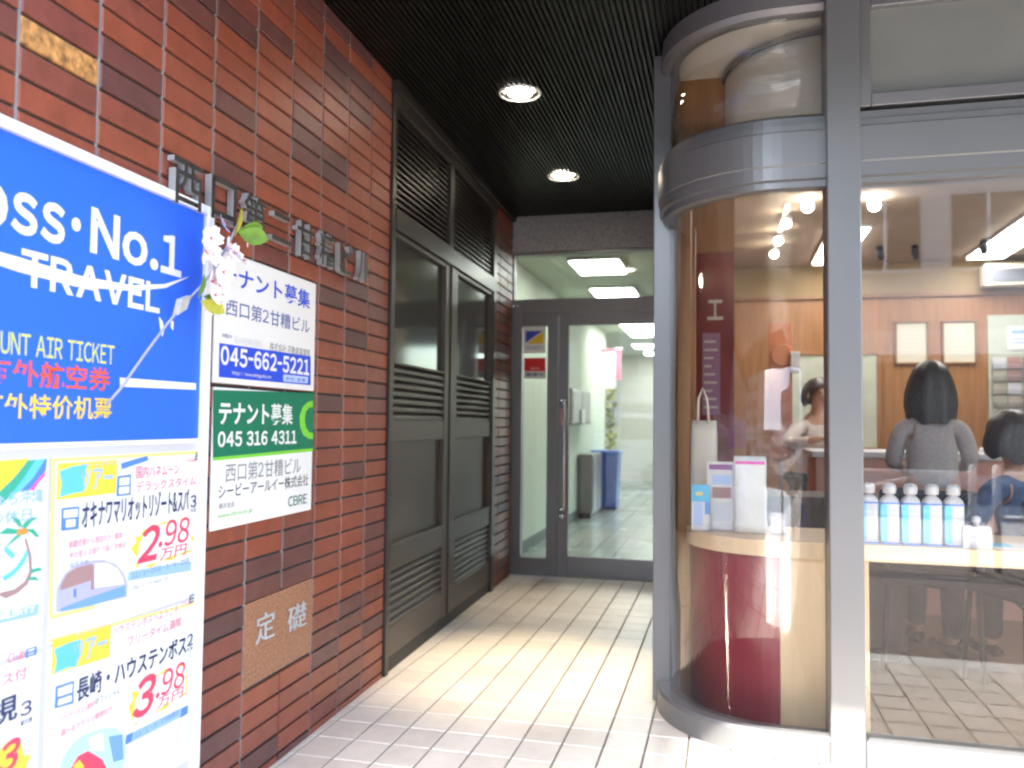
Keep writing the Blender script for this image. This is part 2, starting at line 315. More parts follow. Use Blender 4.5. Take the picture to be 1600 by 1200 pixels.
FA = [('P', 'border_rule', [(1.5107, 1.071), (2.0659, 1.0708), (2.0664, 1.0617), (1.5111, 1.0626)], 'lemon'), ('P', 'border_rule', [(1.5111, 1.0626), (1.5221, 1.0621), (1.5306, 0.7281), (1.5197, 0.7278)], 'lemon'), ('P', 'border_rule', [(1.5197, 0.7278), (1.6604, 0.7232), (1.6609, 0.7142), (1.5201, 0.7194)], 'lemon'), ('P', 'heading_block', [(1.5297, 1.0589), (1.7229, 1.0594), (1.72, 0.9788), (1.5298, 0.9786)], 'yellow'), ('P', 'brush_stroke', [(1.5342, 1.0417), (1.5759, 1.051), (1.6198, 1.0533), (1.6133, 1.0197), (1.6106, 0.9905), (1.575, 0.989), (1.537, 0.9836), (1.5432, 1.0114)], 'cyan'), ('T', 'lettering', 'ツアー', 1.6, 1.7086, 0.9911, 1.044, 'skyprint', 1, 0), ('T', 'lettering', 'ドリームプライス', 1.6033, 1.7238, 1.0467, 1.0585, 'skyprint', 0.3, 0), ('P', 'stamp_box', [(1.7249, 1.0189), (1.7735, 1.0207), (1.7736, 0.9698), (1.7226, 0.9708)], 'blueprint'), ('P', 'stamp_window', [(1.7308, 1.0138), (1.7679, 1.0147), (1.7676, 0.9956), (1.7305, 0.9959)], 'white'), ('P', 'stamp_window', [(1.7307, 0.992), (1.7678, 0.9916), (1.7674, 0.975), (1.7304, 0.9749)], 'white'), ('P', 'oval_tag', [(1.7348, 1.0496), (1.8325, 1.0648), (1.8381, 1.0531), (1.7401, 1.0352)], 'blueprint'), ('T', 'lettering', '国内ハネムーン', 1.7917, 1.9691, 1.0083, 1.0405, 'pinkprint', 0.4, 0), ('T', 'lettering', 'デラックスタイム', 1.7936, 2.0471, 0.9744, 1.0018, 'pinkprint', 0.3, 0), ('T', 'lettering', 'Club', 2.0009, 2.0491, 1.0409, 1.0515, 'pinkprint', 0.5, 0), ('T', 'lettering', '日', 2.0418, 2.0672, 1.0445, 1.0661, 'navy', 0.5, 0), ('P', 'stamp_box', [(1.5457, 0.9587), (1.5981, 0.958), (1.5985, 0.907), (1.5462, 0.9091)], 'blueprint'), ('P', 'stamp_window', [(1.5507, 0.954), (1.5934, 0.9533), (1.5932, 0.9352), (1.5505, 0.9369)], 'white'), ('P', 'stamp_window', [(1.5584, 0.9318), (1.5875, 0.9307), (1.5873, 0.9141), (1.5582, 0.9147)], 'white'), ('T', 'lettering', 'オキナワマリオットリゾート&スパ', 1.6075, 2.0162, 0.904, 0.9702, 'navy', 0.8, 0), ('T', 'lettering', '3', 2.0235, 2.0522, 0.9135, 0.9474, 'navy', 0.5, 0), ('T', 'lettering', '日', 2.0283, 2.0497, 0.9007, 0.9097, 'navy', 0.3, 0), ('P', 'starburst', [(1.7823, 0.8354), (1.8032, 0.85), (1.7953, 0.8638), (1.8174, 0.8609), (1.8265, 0.876), (1.8514, 0.8795), (1.8821, 0.8824), (1.9137, 0.8872), (1.9468, 0.8783), (1.9856, 0.8877), (2.0095, 0.871), (2.0395, 0.8604), (2.0225, 0.8447), (2.0471, 0.8273), (2.0242, 0.8092), (2.031, 0.7905), (1.9732, 0.7922), (1.9514, 0.7818), (1.8919, 0.7878), (1.8614, 0.7762), (1.8258, 0.787), (1.8014, 0.7862), (1.8101, 0.8072)], 'yellow'), ('P', 'price_plate', [(1.8059, 0.7951), (1.8109, 0.8425), (1.8413, 0.8807), (1.8822, 0.8808), (2.0118, 0.8848), (2.0329, 0.8754), (2.0277, 0.7981), (1.9509, 0.7921), (1.8211, 0.7829)], 'white'), ('T', 'price_lettering', '2', 1.804, 1.8923, 0.7931, 0.8852, 'redprint', 2, 0.25), ('T', 'price_lettering', '.98', 1.887, 2.0216, 0.8214, 0.8902, 'redprint', 0.5, 0.15), ('T', 'price_lettering', '万円', 1.8931, 2.0115, 0.7874, 0.8176, 'redprint', 0.4, 0.1), ('P', 'date_bar', [(1.7755, 0.7795), (2.0352, 0.7633), (2.0334, 0.7388), (1.7719, 0.7581)], 'skyprint'), ('T', 'lettering', '12/1~25日・3/4~25日', 1.7852, 2.0227, 0.7603, 0.7762, 'blueprint', 0.4, 0), ('T', 'lettering', '・那覇空港から送迎付き・朝食', 1.5588, 1.7471, 0.8662, 0.8834, 'pinkprint', 0.2, 0), ('T', 'lettering', '・海の見える部屋で過ごす休日', 1.56, 1.7577, 0.8418, 0.8576, 'pinkprint', 0.2, 0), ('T', 'lettering', '・おすすめ', 1.563, 1.6313, 0.8229, 0.8344, 'greyprint', 0.2, 0), ('P', 'photo_picture', [(1.5397, 0.7317), (1.539, 0.785), (1.5566, 0.8099), (1.5847, 0.8251), (1.6346, 0.8287), (1.6811, 0.8243), (1.726, 0.8065), (1.7545, 0.7815), (1.7699, 0.7506), (1.769, 0.7193)], 'lavender'), ('P', 'photo_picture_wall', [(1.5463, 0.7878), (1.5641, 0.8115), (1.5947, 0.8206), (1.6432, 0.8214), (1.6492, 0.7833), (1.5468, 0.7779)], 'taupe'), ('P', 'photo_picture_window', [(1.6516, 0.82), (1.6946, 0.8146), (1.731, 0.7948), (1.7504, 0.7697), (1.7558, 0.7532), (1.6543, 0.7631)], 'white'), ('P', 'photo_picture_water', [(1.5487, 0.7382), (1.6183, 0.7437), (1.7606, 0.7491), (1.7642, 0.7234), (1.6396, 0.7246), (1.549, 0.7311)], 'pool'), ('P', 'photo_picture_post', [(1.6414, 0.8158), (1.6497, 0.8174), (1.6524, 0.7605), (1.642, 0.761)], 'taupe'), ('P', 'photo_picture_door', [(1.5872, 0.773), (1.595, 0.7729), (1.5959, 0.754), (1.5881, 0.7541)], 'blueprint'), ('T', 'lettering', '※写真はイメージです・料金はお一人様', 1.782, 1.9278, 0.7308, 0.742, 'greyprint', 0.1, 0)]
FB = [('P', 'border_rule', [(1.5221, 0.6775), (2.0862, 0.645), (2.0866, 0.6377), (1.5225, 0.6691)], 'lemon'), ('P', 'heading_block', [(1.5333, 0.6719), (1.7193, 0.6651), (1.7164, 0.5866), (1.5332, 0.5972)], 'yellow'), ('P', 'brush_stroke', [(1.538, 0.6513), (1.5793, 0.6548), (1.6186, 0.6535), (1.6161, 0.6223), (1.6094, 0.5952), (1.578, 0.5997), (1.5405, 0.5978), (1.5467, 0.6239)], 'cyan'), ('T', 'lettering', 'ツアー', 1.5949, 1.7063, 0.5986, 0.6522, 'skyprint', 1, 0), ('T', 'lettering', 'ドリームプライス', 1.6057, 1.7164, 0.6609, 0.674, 'skyprint', 0.3, 0), ('T', 'lettering', 'ハウステンボスへようこそ', 1.7242, 1.9838, 0.6331, 0.6547, 'pinkprint', 0.3, 0), ('T', 'lettering', 'フリータイム満喫', 1.7808, 1.9995, 0.594, 0.6194, 'pinkprint', 0.3, 0), ('T', 'lettering', 'Club', 1.9967, 2.0443, 0.6459, 0.6564, 'pinkprint', 0.5, 0), ('T', 'lettering', '日', 2.0338, 2.059, 0.6467, 0.6698, 'navy', 0.5, 0), ('P', 'stamp_box', [(1.5475, 0.568), (1.601, 0.5646), (1.6015, 0.5145), (1.546, 0.5212)], 'blueprint'), ('P', 'stamp_window', [(1.5524, 0.5623), (1.5964, 0.5603), (1.5963, 0.5403), (1.5523, 0.5442)], 'white'), ('P', 'stamp_window', [(1.5545, 0.5379), (1.5956, 0.5349), (1.5953, 0.5207), (1.5533, 0.5244)], 'white'), ('T', 'lettering', '長崎・ハウステンボス', 1.6108, 2.0242, 0.5121, 0.566, 'navy', 0.9, 0), ('T', 'lettering', '2', 2.0272, 2.0556, 0.5304, 0.5623, 'navy', 0.4, 0), ('T', 'lettering', '日', 2.0289, 2.0532, 0.518, 0.5251, 'navy', 0.3, 0), ('P', 'starburst', [(1.7915, 0.4438), (1.8099, 0.4568), (1.8017, 0.4783), (1.8311, 0.4692), (1.84, 0.489), (1.875, 0.4916), (1.9113, 0.4909), (1.9377, 0.4967), (1.9711, 0.4838), (2.0047, 0.4881), (2.0288, 0.4675), (2.0355, 0.448), (2.0308, 0.425), (2.032, 0.4002), (1.9693, 0.4062), (1.9427, 0.3911), (1.8898, 0.3954), (1.8498, 0.3862), (1.8203, 0.3901), (1.8048, 0.4143)], 'yellow'), ('P', 'price_plate', [(1.8102, 0.3999), (1.8151, 0.4488), (1.8499, 0.4892), (1.8854, 0.4885), (2.0048, 0.4846), (2.0286, 0.471), (2.0229, 0.4065), (1.9475, 0.403), (1.835, 0.3882)], 'white'), ('T', 'price_lettering', '3', 1.8053, 1.896, 0.4031, 0.5025, 'redprint', 2, 0.25), ('T', 'price_lettering', '.98', 1.8954, 2.0209, 0.4286, 0.4955, 'redprint', 0.4, 0.15), ('T', 'price_lettering', '万円', 1.9012, 2.0163, 0.401, 0.4278, 'redprint', 0.3, 0.1), ('P', 'date_bar', [(1.7877, 0.3764), (2.0393, 0.3682), (2.0375, 0.3461), (1.7841, 0.3544)], 'skyprint'), ('P', 'date_bar_end', [(1.7877, 0.3764), (1.809, 0.3759), (1.8052, 0.356), (1.7841, 0.3544)], 'blueprint'), ('P', 'date_bar_end', [(2.0075, 0.3682), (2.0393, 0.3682), (2.0375, 0.3461), (2.0058, 0.3446)], 'blueprint'), ('T', 'lettering', '12/1・3/15出発日', 1.8163, 1.997, 0.358, 0.3725, 'blueprint', 0.3, 0), ('T', 'lettering', '・ハウステンボス入場券付', 1.5526, 1.6738, 0.484, 0.4996, 'pinkprint', 0.1, 0), ('T', 'lettering', '・選べるホテルと朝食付き', 1.5541, 1.7302, 0.453, 0.4685, 'pinkprint', 0.1, 0), ('T', 'lettering', 'オフィシャル', 1.6709, 1.756, 0.4874, 0.5039, 'greyprint', 0.1, 0), ('P', 'photo_picture', [(1.5628, 0.3638), (1.5758, 0.4075), (1.6038, 0.4253), (1.6373, 0.4303), (1.6959, 0.4243), (1.7448, 0.4101), (1.7784, 0.3767), (1.785, 0.3354), (1.7727, 0.3015), (1.7711, 0.2406), (1.5658, 0.3001)], 'mintprint'), ('P', 'photo_picture_flowers', [(1.5966, 0.3712), (1.6192, 0.3909), (1.6514, 0.3903), (1.6993, 0.3529), (1.7228, 0.3137), (1.7025, 0.2846), (1.5994, 0.3136)], 'redprint'), ('P', 'photo_picture_flower', [(1.6043, 0.3739), (1.6236, 0.3806), (1.6407, 0.3596), (1.6253, 0.3455)], 'yellow'), ('P', 'photo_picture_tower', [(1.7188, 0.3981), (1.7687, 0.3863), (1.7763, 0.3232), (1.7397, 0.3297)], 'pool'), ('P', 'photo_picture_cloud', [(1.65, 0.42), (1.6963, 0.4152), (1.7071, 0.3694), (1.6598, 0.3871)], 'white')]
FC = [('P', 'rainbow_band', [(1.2971, 1.0695), (1.447, 1.0735), (1.4219, 1.0359), (1.3912, 0.9986), (1.3612, 0.9691), (1.3016, 0.9752)], 'yellow'), ('P', 'rainbow_band', [(1.4454, 1.0695), (1.4678, 1.0706), (1.4307, 1.026), (1.4008, 0.9978), (1.3825, 0.9799), (1.3718, 1.0067), (1.412, 1.0365)], 'greenprint'), ('P', 'rainbow_band', [(1.4661, 1.07), (1.4943, 1.0709), (1.4626, 1.0334), (1.4298, 1.0087), (1.4011, 0.9912), (1.407, 1.0039), (1.4354, 1.031)], 'cyan'), ('P', 'rainbow_band', [(1.4926, 1.0703), (1.498, 1.0708), (1.4956, 1.0452), (1.4701, 1.0234), (1.4502, 1.0058), (1.4267, 1.005), (1.4627, 1.032)], 'blueprint'), ('P', 'rainbow_band', [(1.4938, 1.0439), (1.4943, 1.0342), (1.4738, 1.0177), (1.464, 1.0047), (1.4519, 1.0057), (1.4701, 1.0234)], 'pinkbright'), ('T', 'lettering', 'ちゅら沖縄', 1.3292, 1.4906, 0.9773, 1.0076, 'skyprint', 1, 0), ('T', 'lettering', 'の休日', 1.3535, 1.4607, 0.9417, 0.9699, 'skyprint', 0.8, 0), ('P', 'palm_frond', [(1.4368, 0.932), (1.4431, 0.9406), (1.4632, 0.9478), (1.479, 0.9461), (1.4602, 0.9387), (1.4439, 0.9231)], 'greenprint'), ('P', 'palm_frond', [(1.4369, 0.9293), (1.4295, 0.9462), (1.406, 0.9566), (1.4268, 0.9332)], 'greenprint'), ('P', 'palm_frond', [(1.4438, 0.9258), (1.4679, 0.9229), (1.4845, 0.9044), (1.4757, 0.9042), (1.4613, 0.9156)], 'greenprint'), ('P', 'palm_frond', [(1.4338, 0.9244), (1.3974, 0.9341), (1.3758, 0.9238), (1.4176, 0.9185)], 'greenprint'), ('P', 'palm_frond', [(1.4341, 0.919), (1.4178, 0.9132), (1.3899, 0.8909), (1.4086, 0.9012), (1.4311, 0.9114)], 'greenprint'), ('P', 'palm_heart', [(1.4237, 0.9283), (1.4472, 0.9267), (1.4527, 0.9167), (1.4377, 0.9132), (1.4225, 0.9178)], 'ochreprint'), ('P', 'badge_rim', [(1.4481, 0.9065), (1.4637, 0.8666), (1.4671, 0.831), (1.4562, 0.8088), (1.43, 0.7951), (1.4011, 0.7904), (1.3849, 0.7988), (1.3846, 0.804), (1.423, 0.8044), (1.4491, 0.8154), (1.46, 0.8349), (1.4568, 0.8677), (1.4448, 0.9043)], 'taupe'), ('T', 'lettering', 'リン', 1.3169, 1.455, 0.8241, 0.8965, 'cyan', 1, 0), ('P', 'palm_frond', [(1.4616, 0.8373), (1.4859, 0.8387), (1.4968, 0.8314), (1.4757, 0.8309), (1.462, 0.8292)], 'greenprint'), ('P', 'palm_frond', [(1.459, 0.8217), (1.4762, 0.8213), (1.4872, 0.8098), (1.4731, 0.8137), (1.4558, 0.8169)], 'greenprint'), ('P', 'caption_bar', [(1.3114, 0.7692), (1.4878, 0.7607), (1.4872, 0.7377), (1.3124, 0.7469)], 'skyprint'), ('T', 'lettering', '沖縄旅行', 1.3497, 1.4776, 0.7478, 0.7656, 'white', 0.6, 0)]
FD = [('T', 'lettering', 'Club', 1.4129, 1.4573, 0.6551, 0.6761, 'pinkprint', 0.5, 0), ('T', 'lettering', '日', 1.4593, 1.4881, 0.6529, 0.6718, 'blueprint', 0.8, 0), ('T', 'lettering', 'ツアーズ', 1.4273, 1.4579, 0.6395, 0.6462, 'blueprint', 0.3, 0), ('T', 'lettering', 'バス付', 1.3648, 1.4636, 0.6116, 0.6372, 'pinkprint', 0.5, 0), ('T', 'lettering', '規', 1.3641, 1.4421, 0.5349, 0.5884, 'navy', 0.9, 0), ('T', 'lettering', '3', 1.4494, 1.48, 0.534, 0.5634, 'navy', 0.5, 0), ('T', 'lettering', '日', 1.4528, 1.4808, 0.516, 0.5254, 'navy', 0.3, 0), ('P', 'starburst', [(1.37, 0.4661), (1.4152, 0.4945), (1.4312, 0.4964), (1.4549, 0.4826), (1.4631, 0.4505), (1.4837, 0.4453), (1.471, 0.4263), (1.4823, 0.4032), (1.4533, 0.3757), (1.3738, 0.3845)], 'yellow'), ('T', 'price_lettering', '3', 1.393, 1.4534, 0.433, 0.4976, 'redprint', 2, 0.25)]
WH = [('T', 'lettering', 'テナント募集', 2.1554, 2.7364, 1.5649, 1.6316, 'blueink', 1, 0), ('T', 'lettering', '西口第2甘糟ビル', 2.1843, 2.7368, 1.4745, 1.5265, 'greyblue', 0.4, 0), ('T', 'lettering', 'お問合せ', 2.1689, 2.2248, 1.405, 1.4184, 'greyblue', 0.4, 0), ('T', 'lettering', '株式会社 不動産事業部', 2.4516, 2.7432, 1.3873, 1.4192, 'greyprint', 0.2, 0), ('T', 'lettering', '横浜市中区本町の事務所', 2.2351, 2.4027, 1.3942, 1.4177, 'paleprint', 0.1, 0), ('P', 'blue_box', [(2.157, 1.3866), (2.7491, 1.394), (2.7542, 1.2885), (2.1584, 1.2857)], 'blueink'), ('T', 'lettering', '045-662-5221', 2.1639, 2.7404, 1.3225, 1.3815, 'white', 2.2, 0), ('T', 'lettering', 'http://www.nishiguchi.com', 2.2296, 2.4654, 1.2937, 1.3093, 'white', 0.4, 0), ('P', 'name_box', [(2.5474, 1.3163), (2.7324, 1.3178), (2.7285, 1.2943), (2.5485, 1.2922)], 'paleblue'), ('T', 'lettering', '本社 営業', 2.5611, 2.713, 1.2973, 1.3105, 'blueink', 0.4, 0)]
GR = [('P', 'green_field', [(2.1338, 1.2467), (2.7865, 1.2615), (2.786, 1.0534), (2.1401, 1.046)], 'greensign'), ('P', 'lime_rule', [(2.14, 1.0479), (2.7858, 1.0581), (2.7863, 1.0463), (2.1404, 1.0385)], 'lime'), ('T', 'lettering', 'テナント募集', 2.1651, 2.6241, 1.1435, 1.2156, 'white', 1.5, 0), ('T', 'lettering', '045 316 4311', 2.1628, 2.6562, 1.0772, 1.1245, 'white', 1.5, 0), ('P', 'logo_ring', [(2.7774, 1.2328), (2.7368, 1.227), (2.6978, 1.2075), (2.675, 1.1751), (2.6818, 1.134), (2.7076, 1.1063), (2.7534, 1.0917), (2.7842, 1.0912), (2.7832, 1.1124), (2.7521, 1.1174), (2.7261, 1.1338), (2.7147, 1.1639), (2.7234, 1.1918), (2.7479, 1.2062), (2.7786, 1.2092)], 'lime'), ('T', 'lettering', '西口第2甘糟ビル', 2.2081, 2.6911, 0.9702, 1.028, 'greyprint', 0.1, 0), ('T', 'lettering', 'シービーアールイー株式会社', 2.1737, 2.7536, 0.9234, 0.9652, 'darkprint', 0.3, 0), ('T', 'lettering', 'CBRE', 2.6036, 2.7449, 0.8593, 0.8948, 'greenink', 0.5, 0), ('T', 'lettering', '横浜支店', 2.1763, 2.2605, 0.8931, 0.9102, 'greyprint', 0.1, 0), ('T', 'lettering', 'www.cbre.co.jp', 2.1711, 2.3665, 0.8635, 0.8805, 'lime', 0.1, 0)]
ST = [('T', 'lettering', '定', 2.4208, 2.5426, 0.4323, 0.5253, 'silver', 0.6, 0), ('T', 'lettering', '礎', 2.6359, 2.7719, 0.4169, 0.506, 'silver', 0.6, 0)]
NAME = [('T', 'lettering', '西', 1.8944, 2.0262, 1.7418, 1.8621, 'metal', 0.5, 0), ('T', 'lettering', '口', 2.0819, 2.212, 1.7237, 1.8576, 'metal', 0.5, 0), ('T', 'lettering', '第', 2.2536, 2.4019, 1.7362, 1.8674, 'metal', 0.5, 0), ('T', 'lettering', '二', 2.4308, 2.5752, 1.7502, 1.8563, 'metal', 0.5, 0), ('T', 'lettering', '甘', 2.6037, 2.7465, 1.7446, 1.8685, 'metal', 0.5, 0), ('T', 'lettering', '糟', 2.7734, 2.9267, 1.7476, 1.8666, 'metal', 0.5, 0), ('T', 'lettering', 'ビ', 2.9572, 3.0971, 1.7449, 1.8708, 'metal', 0.5, 0), ('T', 'lettering', 'ル', 3.1311, 3.3139, 1.7469, 1.8688, 'metal', 0.5, 0)]
FLOWERS = [(1.974, 1.657), (2.041, 1.709), (2.021, 1.639), (2.111, 1.644), (2.164, 1.699), (2.132, 1.624), (2.024, 1.59), (2.08, 1.583), (1.978, 1.564), (2.042, 1.539), (1.955, 1.534), (2.012, 1.507), (1.936, 1.492), (1.982, 1.471), (1.888, 1.604), (1.94, 1.604)]
STEM = [(1.638, 1.191, 0.045), (1.683, 1.234, 0.05), (1.754, 1.317, 0.055), (1.837, 1.406, 0.06), (1.897, 1.46, 0.06), (1.949, 1.516, 0.075), (1.993, 1.576, 0.09), (2.037, 1.647, 0.1), (2.09, 1.724, 0.1)]
LEAVES = [(2.056, 1.725), (2.136, 1.712), (2.189, 1.735), (1.931, 1.464), (1.878, 1.483)]

# ================================================================ ground
CZ = 2.76                                            # ceiling height of the porch
def arc(cx, cy, r, a0, a1, n): return [(cx + r * math.cos(R(a0 + (a1 - a0) * k / n)), cy + r * math.sin(R(a0 + (a1 - a0) * k / n))) for k in range(n + 1)]
g = MB(); g.box(-40, 40, -40, 60, -.5, -.135); struct('ground', g, 'asphalt')
g = MB(); g.box(-12, 12, -1.62, 1.62, -.134, -.012); struct('pavement', g, 'pavement')
g = MB(); g.box(-40, 40, -9.0, -1.9, -.134, -.12); struct('road', g, 'road_surface')
g = MB()
for k in range(-10, 10): g.box(k * 1.2, k * 1.2 + 1.19, -1.9, -1.62, -.134, -.004, .01)
struct('kerb', g, 'kerb_stone')
g = MB(); g.box(-40, 40, -12.4, -9.0, -.134, -.01); struct('far_pavement', g, 'pavement')
g = MB()
for k in range(-8, 10): g.box(k * .9, k * .9 + .894, 1.62, 1.80, -.134, 0, .006)
struct('edging_strip', g, 'kerb_stone')
# porch floor: long tiles in straight rows running into the entrance
g = MB(); g.box(-9, 9, 1.80, 6.3, -.134, -.006); struct('floor_bed', g, 'floor_grout')
g = MB(); TW, TL, GP = .1475, .172, .006
ix = 0; x = -1.7535
while x < 4.2:
    y = 1.805
    while y < 6.2:
        y1 = min(y + TL - GP, 6.2)
        g.mesh([(x + GP / 2, y, -.004), (x + TW - GP / 2, y, -.004), (x + TW - GP / 2, y1, -.004), (x + GP / 2, y1, -.004),
                (x + GP / 2 + .002, y + .002, 0), (x + TW - GP / 2 - .002, y + .002, 0), (x + TW - GP / 2 - .002, y1 - .002, 0), (x + GP / 2 + .002, y1 - .002, 0)],
               [(0, 1, 5, 4), (1, 2, 6, 5), (2, 3, 7, 6), (3, 0, 4, 7), (4, 5, 6, 7)])
        y += TL
    x += TW
struct('floor', g, 'floor_tile')

# ================================================================ brick wall
t = wthing('brick_wall', 'red brick tile wall with grey joints beside the entrance', 'wall', (0, 2, 0))
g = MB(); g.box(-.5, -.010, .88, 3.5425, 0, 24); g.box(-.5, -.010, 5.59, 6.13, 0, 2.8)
g.build('wall', 'grout_shaded', t)
g = MB()
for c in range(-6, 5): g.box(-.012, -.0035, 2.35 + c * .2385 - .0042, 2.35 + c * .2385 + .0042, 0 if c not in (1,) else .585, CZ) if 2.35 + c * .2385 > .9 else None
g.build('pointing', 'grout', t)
BW, BH, J = .2385, .0686, .0085
tiles = MB()
ochre = None
def tile(m, u0, u1, z0, z1):
    c = .0025; o = random.uniform(-.0008, .0008)
    m.mesh([(-.011, u0, z0), (-.011, u1, z0), (-.011, u1, z1), (-.011, u0, z1), (-c + o, u0, z0), (-c + o, u1, z0), (-c + o, u1, z1), (-c + o, u0, z1),
            (o, u0 + c, z0 + c), (o, u1 - c, z0 + c), (o, u1 - c, z1 - c), (o, u0 + c, z1 - c)],
           [(0, 1, 5, 4), (1, 2, 6, 5), (2, 3, 7, 6), (3, 0, 4, 7), (4, 5, 9, 8), (5, 6, 10, 9), (6, 7, 11, 10), (7, 4, 8, 11), (8, 9, 10, 11)])
oc = MB()
for k in range(-1, 42):
    z0 = .0302 + (k) * BH; z1 = z0 + BH - J
    if z0 < 0: z0 = 0
    if z0 > CZ: break
    z1 = min(z1, CZ)
    for c in range(-10, 5):
        u0 = 2.35 + c * BW + J / 2; u1 = u0 + BW - J
        if u0 < .88: continue
        if 4 <= k <= 7 and c in (0, 1) : continue          # the cornerstone stands here
        tile(oc if (k == 28 and c == -4) else tiles, u0, u1, z0, z1)
    for u0, u1 in ((5.60, 5.72), (5.7275, 5.9585), (5.966, 6.128)): tile(tiles, u0, u1, z0, z1)
for k in range(-1, 42):                                # the street end of the wall is tiled too
    z0 = max(0, .0302 + k * BH); z1 = min(.0302 + k * BH + BH - J, CZ)
    if z1 - z0 < .01: continue
    for a0, a1 in ((-.24, -.004), (-.4785, -.2485)):
        tiles.mesh([(a0, .879, z0), (a1, .879, z0), (a1, .879, z1), (a0, .879, z1), (a0 + .003, .868, z0 + .003), (a1 - .003, .868, z0 + .003), (a1 - .003, .868, z1 - .003), (a0 + .003, .868, z1 - .003)], [(0, 1, 5, 4), (1, 2, 6, 5), (2, 3, 7, 6), (3, 0, 4, 7), (4, 5, 6, 7)])
tiles.build('tiles', 'brick', t)
m = mat('ochre_tile', (.42, .20, .06), .8, var=.6, vscale=45, bump=1., bscale=70)
tag(oc.build('tile', 'ochre_tile', t), 'rough ochre tile with a broken face')

# cornerstone
t = wthing('cornerstone', 'square brown granite cornerstone with two pale carved characters low in the brick wall', 'cornerstone', (0, 2.5885, .30))
g = MB(); g.box(-.04, -.001, 2.354, 2.823, .3075, .5765, .003); g.build('slab', 'cornerstone_granite', t)
for it in ST: put_text('carved_character', it[2], it[3], it[4], it[5], it[6], .0, 'ink_silver', t, .1, 0, .003)

# building name in metal letters
t = wthing('building_name', 'row of eight raised metal characters with the building name on the brick wall', 'sign letters', (0, 2.6, 1.74))
for k, ch in enumerate('西口第二甘糟ビル'):
    a = 1.893 + .1752 * k
    lo = put_text('letter', ch, a, a + .134, 1.742 if ch != '二' else 1.757, 1.868 if ch != '二' else 1.853, .004, 'letter_metal', t, .6, 0, .022)
    lo.data.materials.append(MATS['letter_side'])
    for p in lo.data.polygons: p.material_index = 1 if abs(p.normal.x) < .5 else 0

# ================================================================ signs on the wall
def board(name, label, u0, u1, z0, z1, n0, n1, items, frame=None, cat='sign', colour='ink_white', edge=.004):
    t = wthing(name, label, cat, (0, (u0 + u1) / 2, z0))
    g = MB(); g.box(n0, n1, u0, u1, z0, z1, edge); g.build('panel', colour, t); print_items(items, t, n1); return t
t = wthing('travel_signboard', 'big blue white-framed travel agency signboard on the brick wall', 'signboard', (0, 1.45, .12))
g = MB(); g.box(.0, .012, .94, 2.06, .15, 1.76); g.build('panel', 'white_plastic', t)
g = MB(); g.prism([(.955, 1.1055), (2.055, 1.1055), (2.055, 1.745), (.955, 1.745)], .012, .0132, 'x'); g.build('blue_face', 'ink_blue', t)
g = MB(); g.box(0, .026, .92, .955, .12, 1.772, .004); g.box(0, .026, 2.056, 2.090, .12, 1.772, .004); g.box(0, .0258, .955, 2.056, 1.746, 1.772, .004); g.box(0, .0258, .955, 2.056, .12, .15, .004)
g.build('frame', 'white_paint', t)
g = MB(); g.box(.012, .0138, .955, 2.056, 1.094, 1.1055); g.build('seam_strip', 'white_paint', t)
print_items(BLUE, t, .0134)
def flyer(label, u0, u1, z0, z1, items):
    t = wthing('flyer', label, 'flyer', (.013, (u0 + u1) / 2, z0), 'travel flyers under the blue sign')
    g = MB(); g.box(.0122, .0135, u0, u1, z0, z1); g.build('sheet', 'paper', t); print_items(items, t, .0136)
flyer('travel flyer priced 2.98 with a pool picture under a rounded arch', 1.520, 2.045, .665, 1.072, FA)
flyer('travel flyer priced 3.98 with a flower and tower picture, below the 2.98 flyer', 1.520, 2.045, .215, .655, FB)
flyer('travel flyer with rainbow, palm tree and round blue badge', 1.0, 1.502, .665, 1.072, FC)
flyer('travel flyer with a yellow starburst and red 3, below the rainbow flyer', 1.0, 1.502, .215, .655, FD)
board('tenant_sign', 'white tenant wanted sign with blue phone number panel', 2.129, 2.784, 1.268, 1.668, .0, .008, WH)
board('tenant_sign', 'green and white tenant wanted sign below the white and blue one', 2.136, 2.784, .832, 1.256, .0, .007, GR)

# artificial blossom branch taped to the signboard
t = wthing('blossom_branch', 'artificial cherry blossom branch taped to the corner of the blue signboard', 'branch', (.04, 1.9, 1.2))
g = MB(); g.tube([(n, u, z) for u, z, n in STEM], .0035, 8); g.build('stem', 'stem_cord', t)
g = MB(); g.prism([(1.868, 1.432), (1.905, 1.452), (1.925, 1.492), (1.882, 1.476)], .052, .068, 'x'); g.build('tape', 'tape_grey', t)
for u, z in FLOWERS:
    n = random.uniform(.07, .13); f = MB(); st = MB(); s = random.uniform(.024, .034)
    ax = Vector((1, random.uniform(-.7, .5), random.uniform(-.5, .7))).normalized(); e1 = ax.orthogonal().normalized(); e2 = ax.cross(e1); c = Vector((n, u, z)); a0 = random.uniform(0, 6)
    for k in range(5):
        d = math.cos(a0 + k * 1.2566) * e1 + math.sin(a0 + k * 1.2566) * e2; s2 = ax.cross(d)
        f.mesh([tuple(c), tuple(c + d * s * .6 + s2 * s * .5 + ax * s * .18), tuple(c + d * s * 1.1 + s2 * s * .22 + ax * s * .38), tuple(c + d * s + ax * s * .28), tuple(c + d * s * 1.1 - s2 * s * .22 + ax * s * .38), tuple(c + d * s * .6 - s2 * s * .5 + ax * s * .18)],
               [(0, 1, 2, 3), (0, 3, 4, 5)])
        p = c + ax * s * .5 + d * s * .25
        st.tube([tuple(c), tuple(p)], .0008, 5)
    fl = f.build('flower', 'petal', t); st.build('stamen', 'stamen', fl)
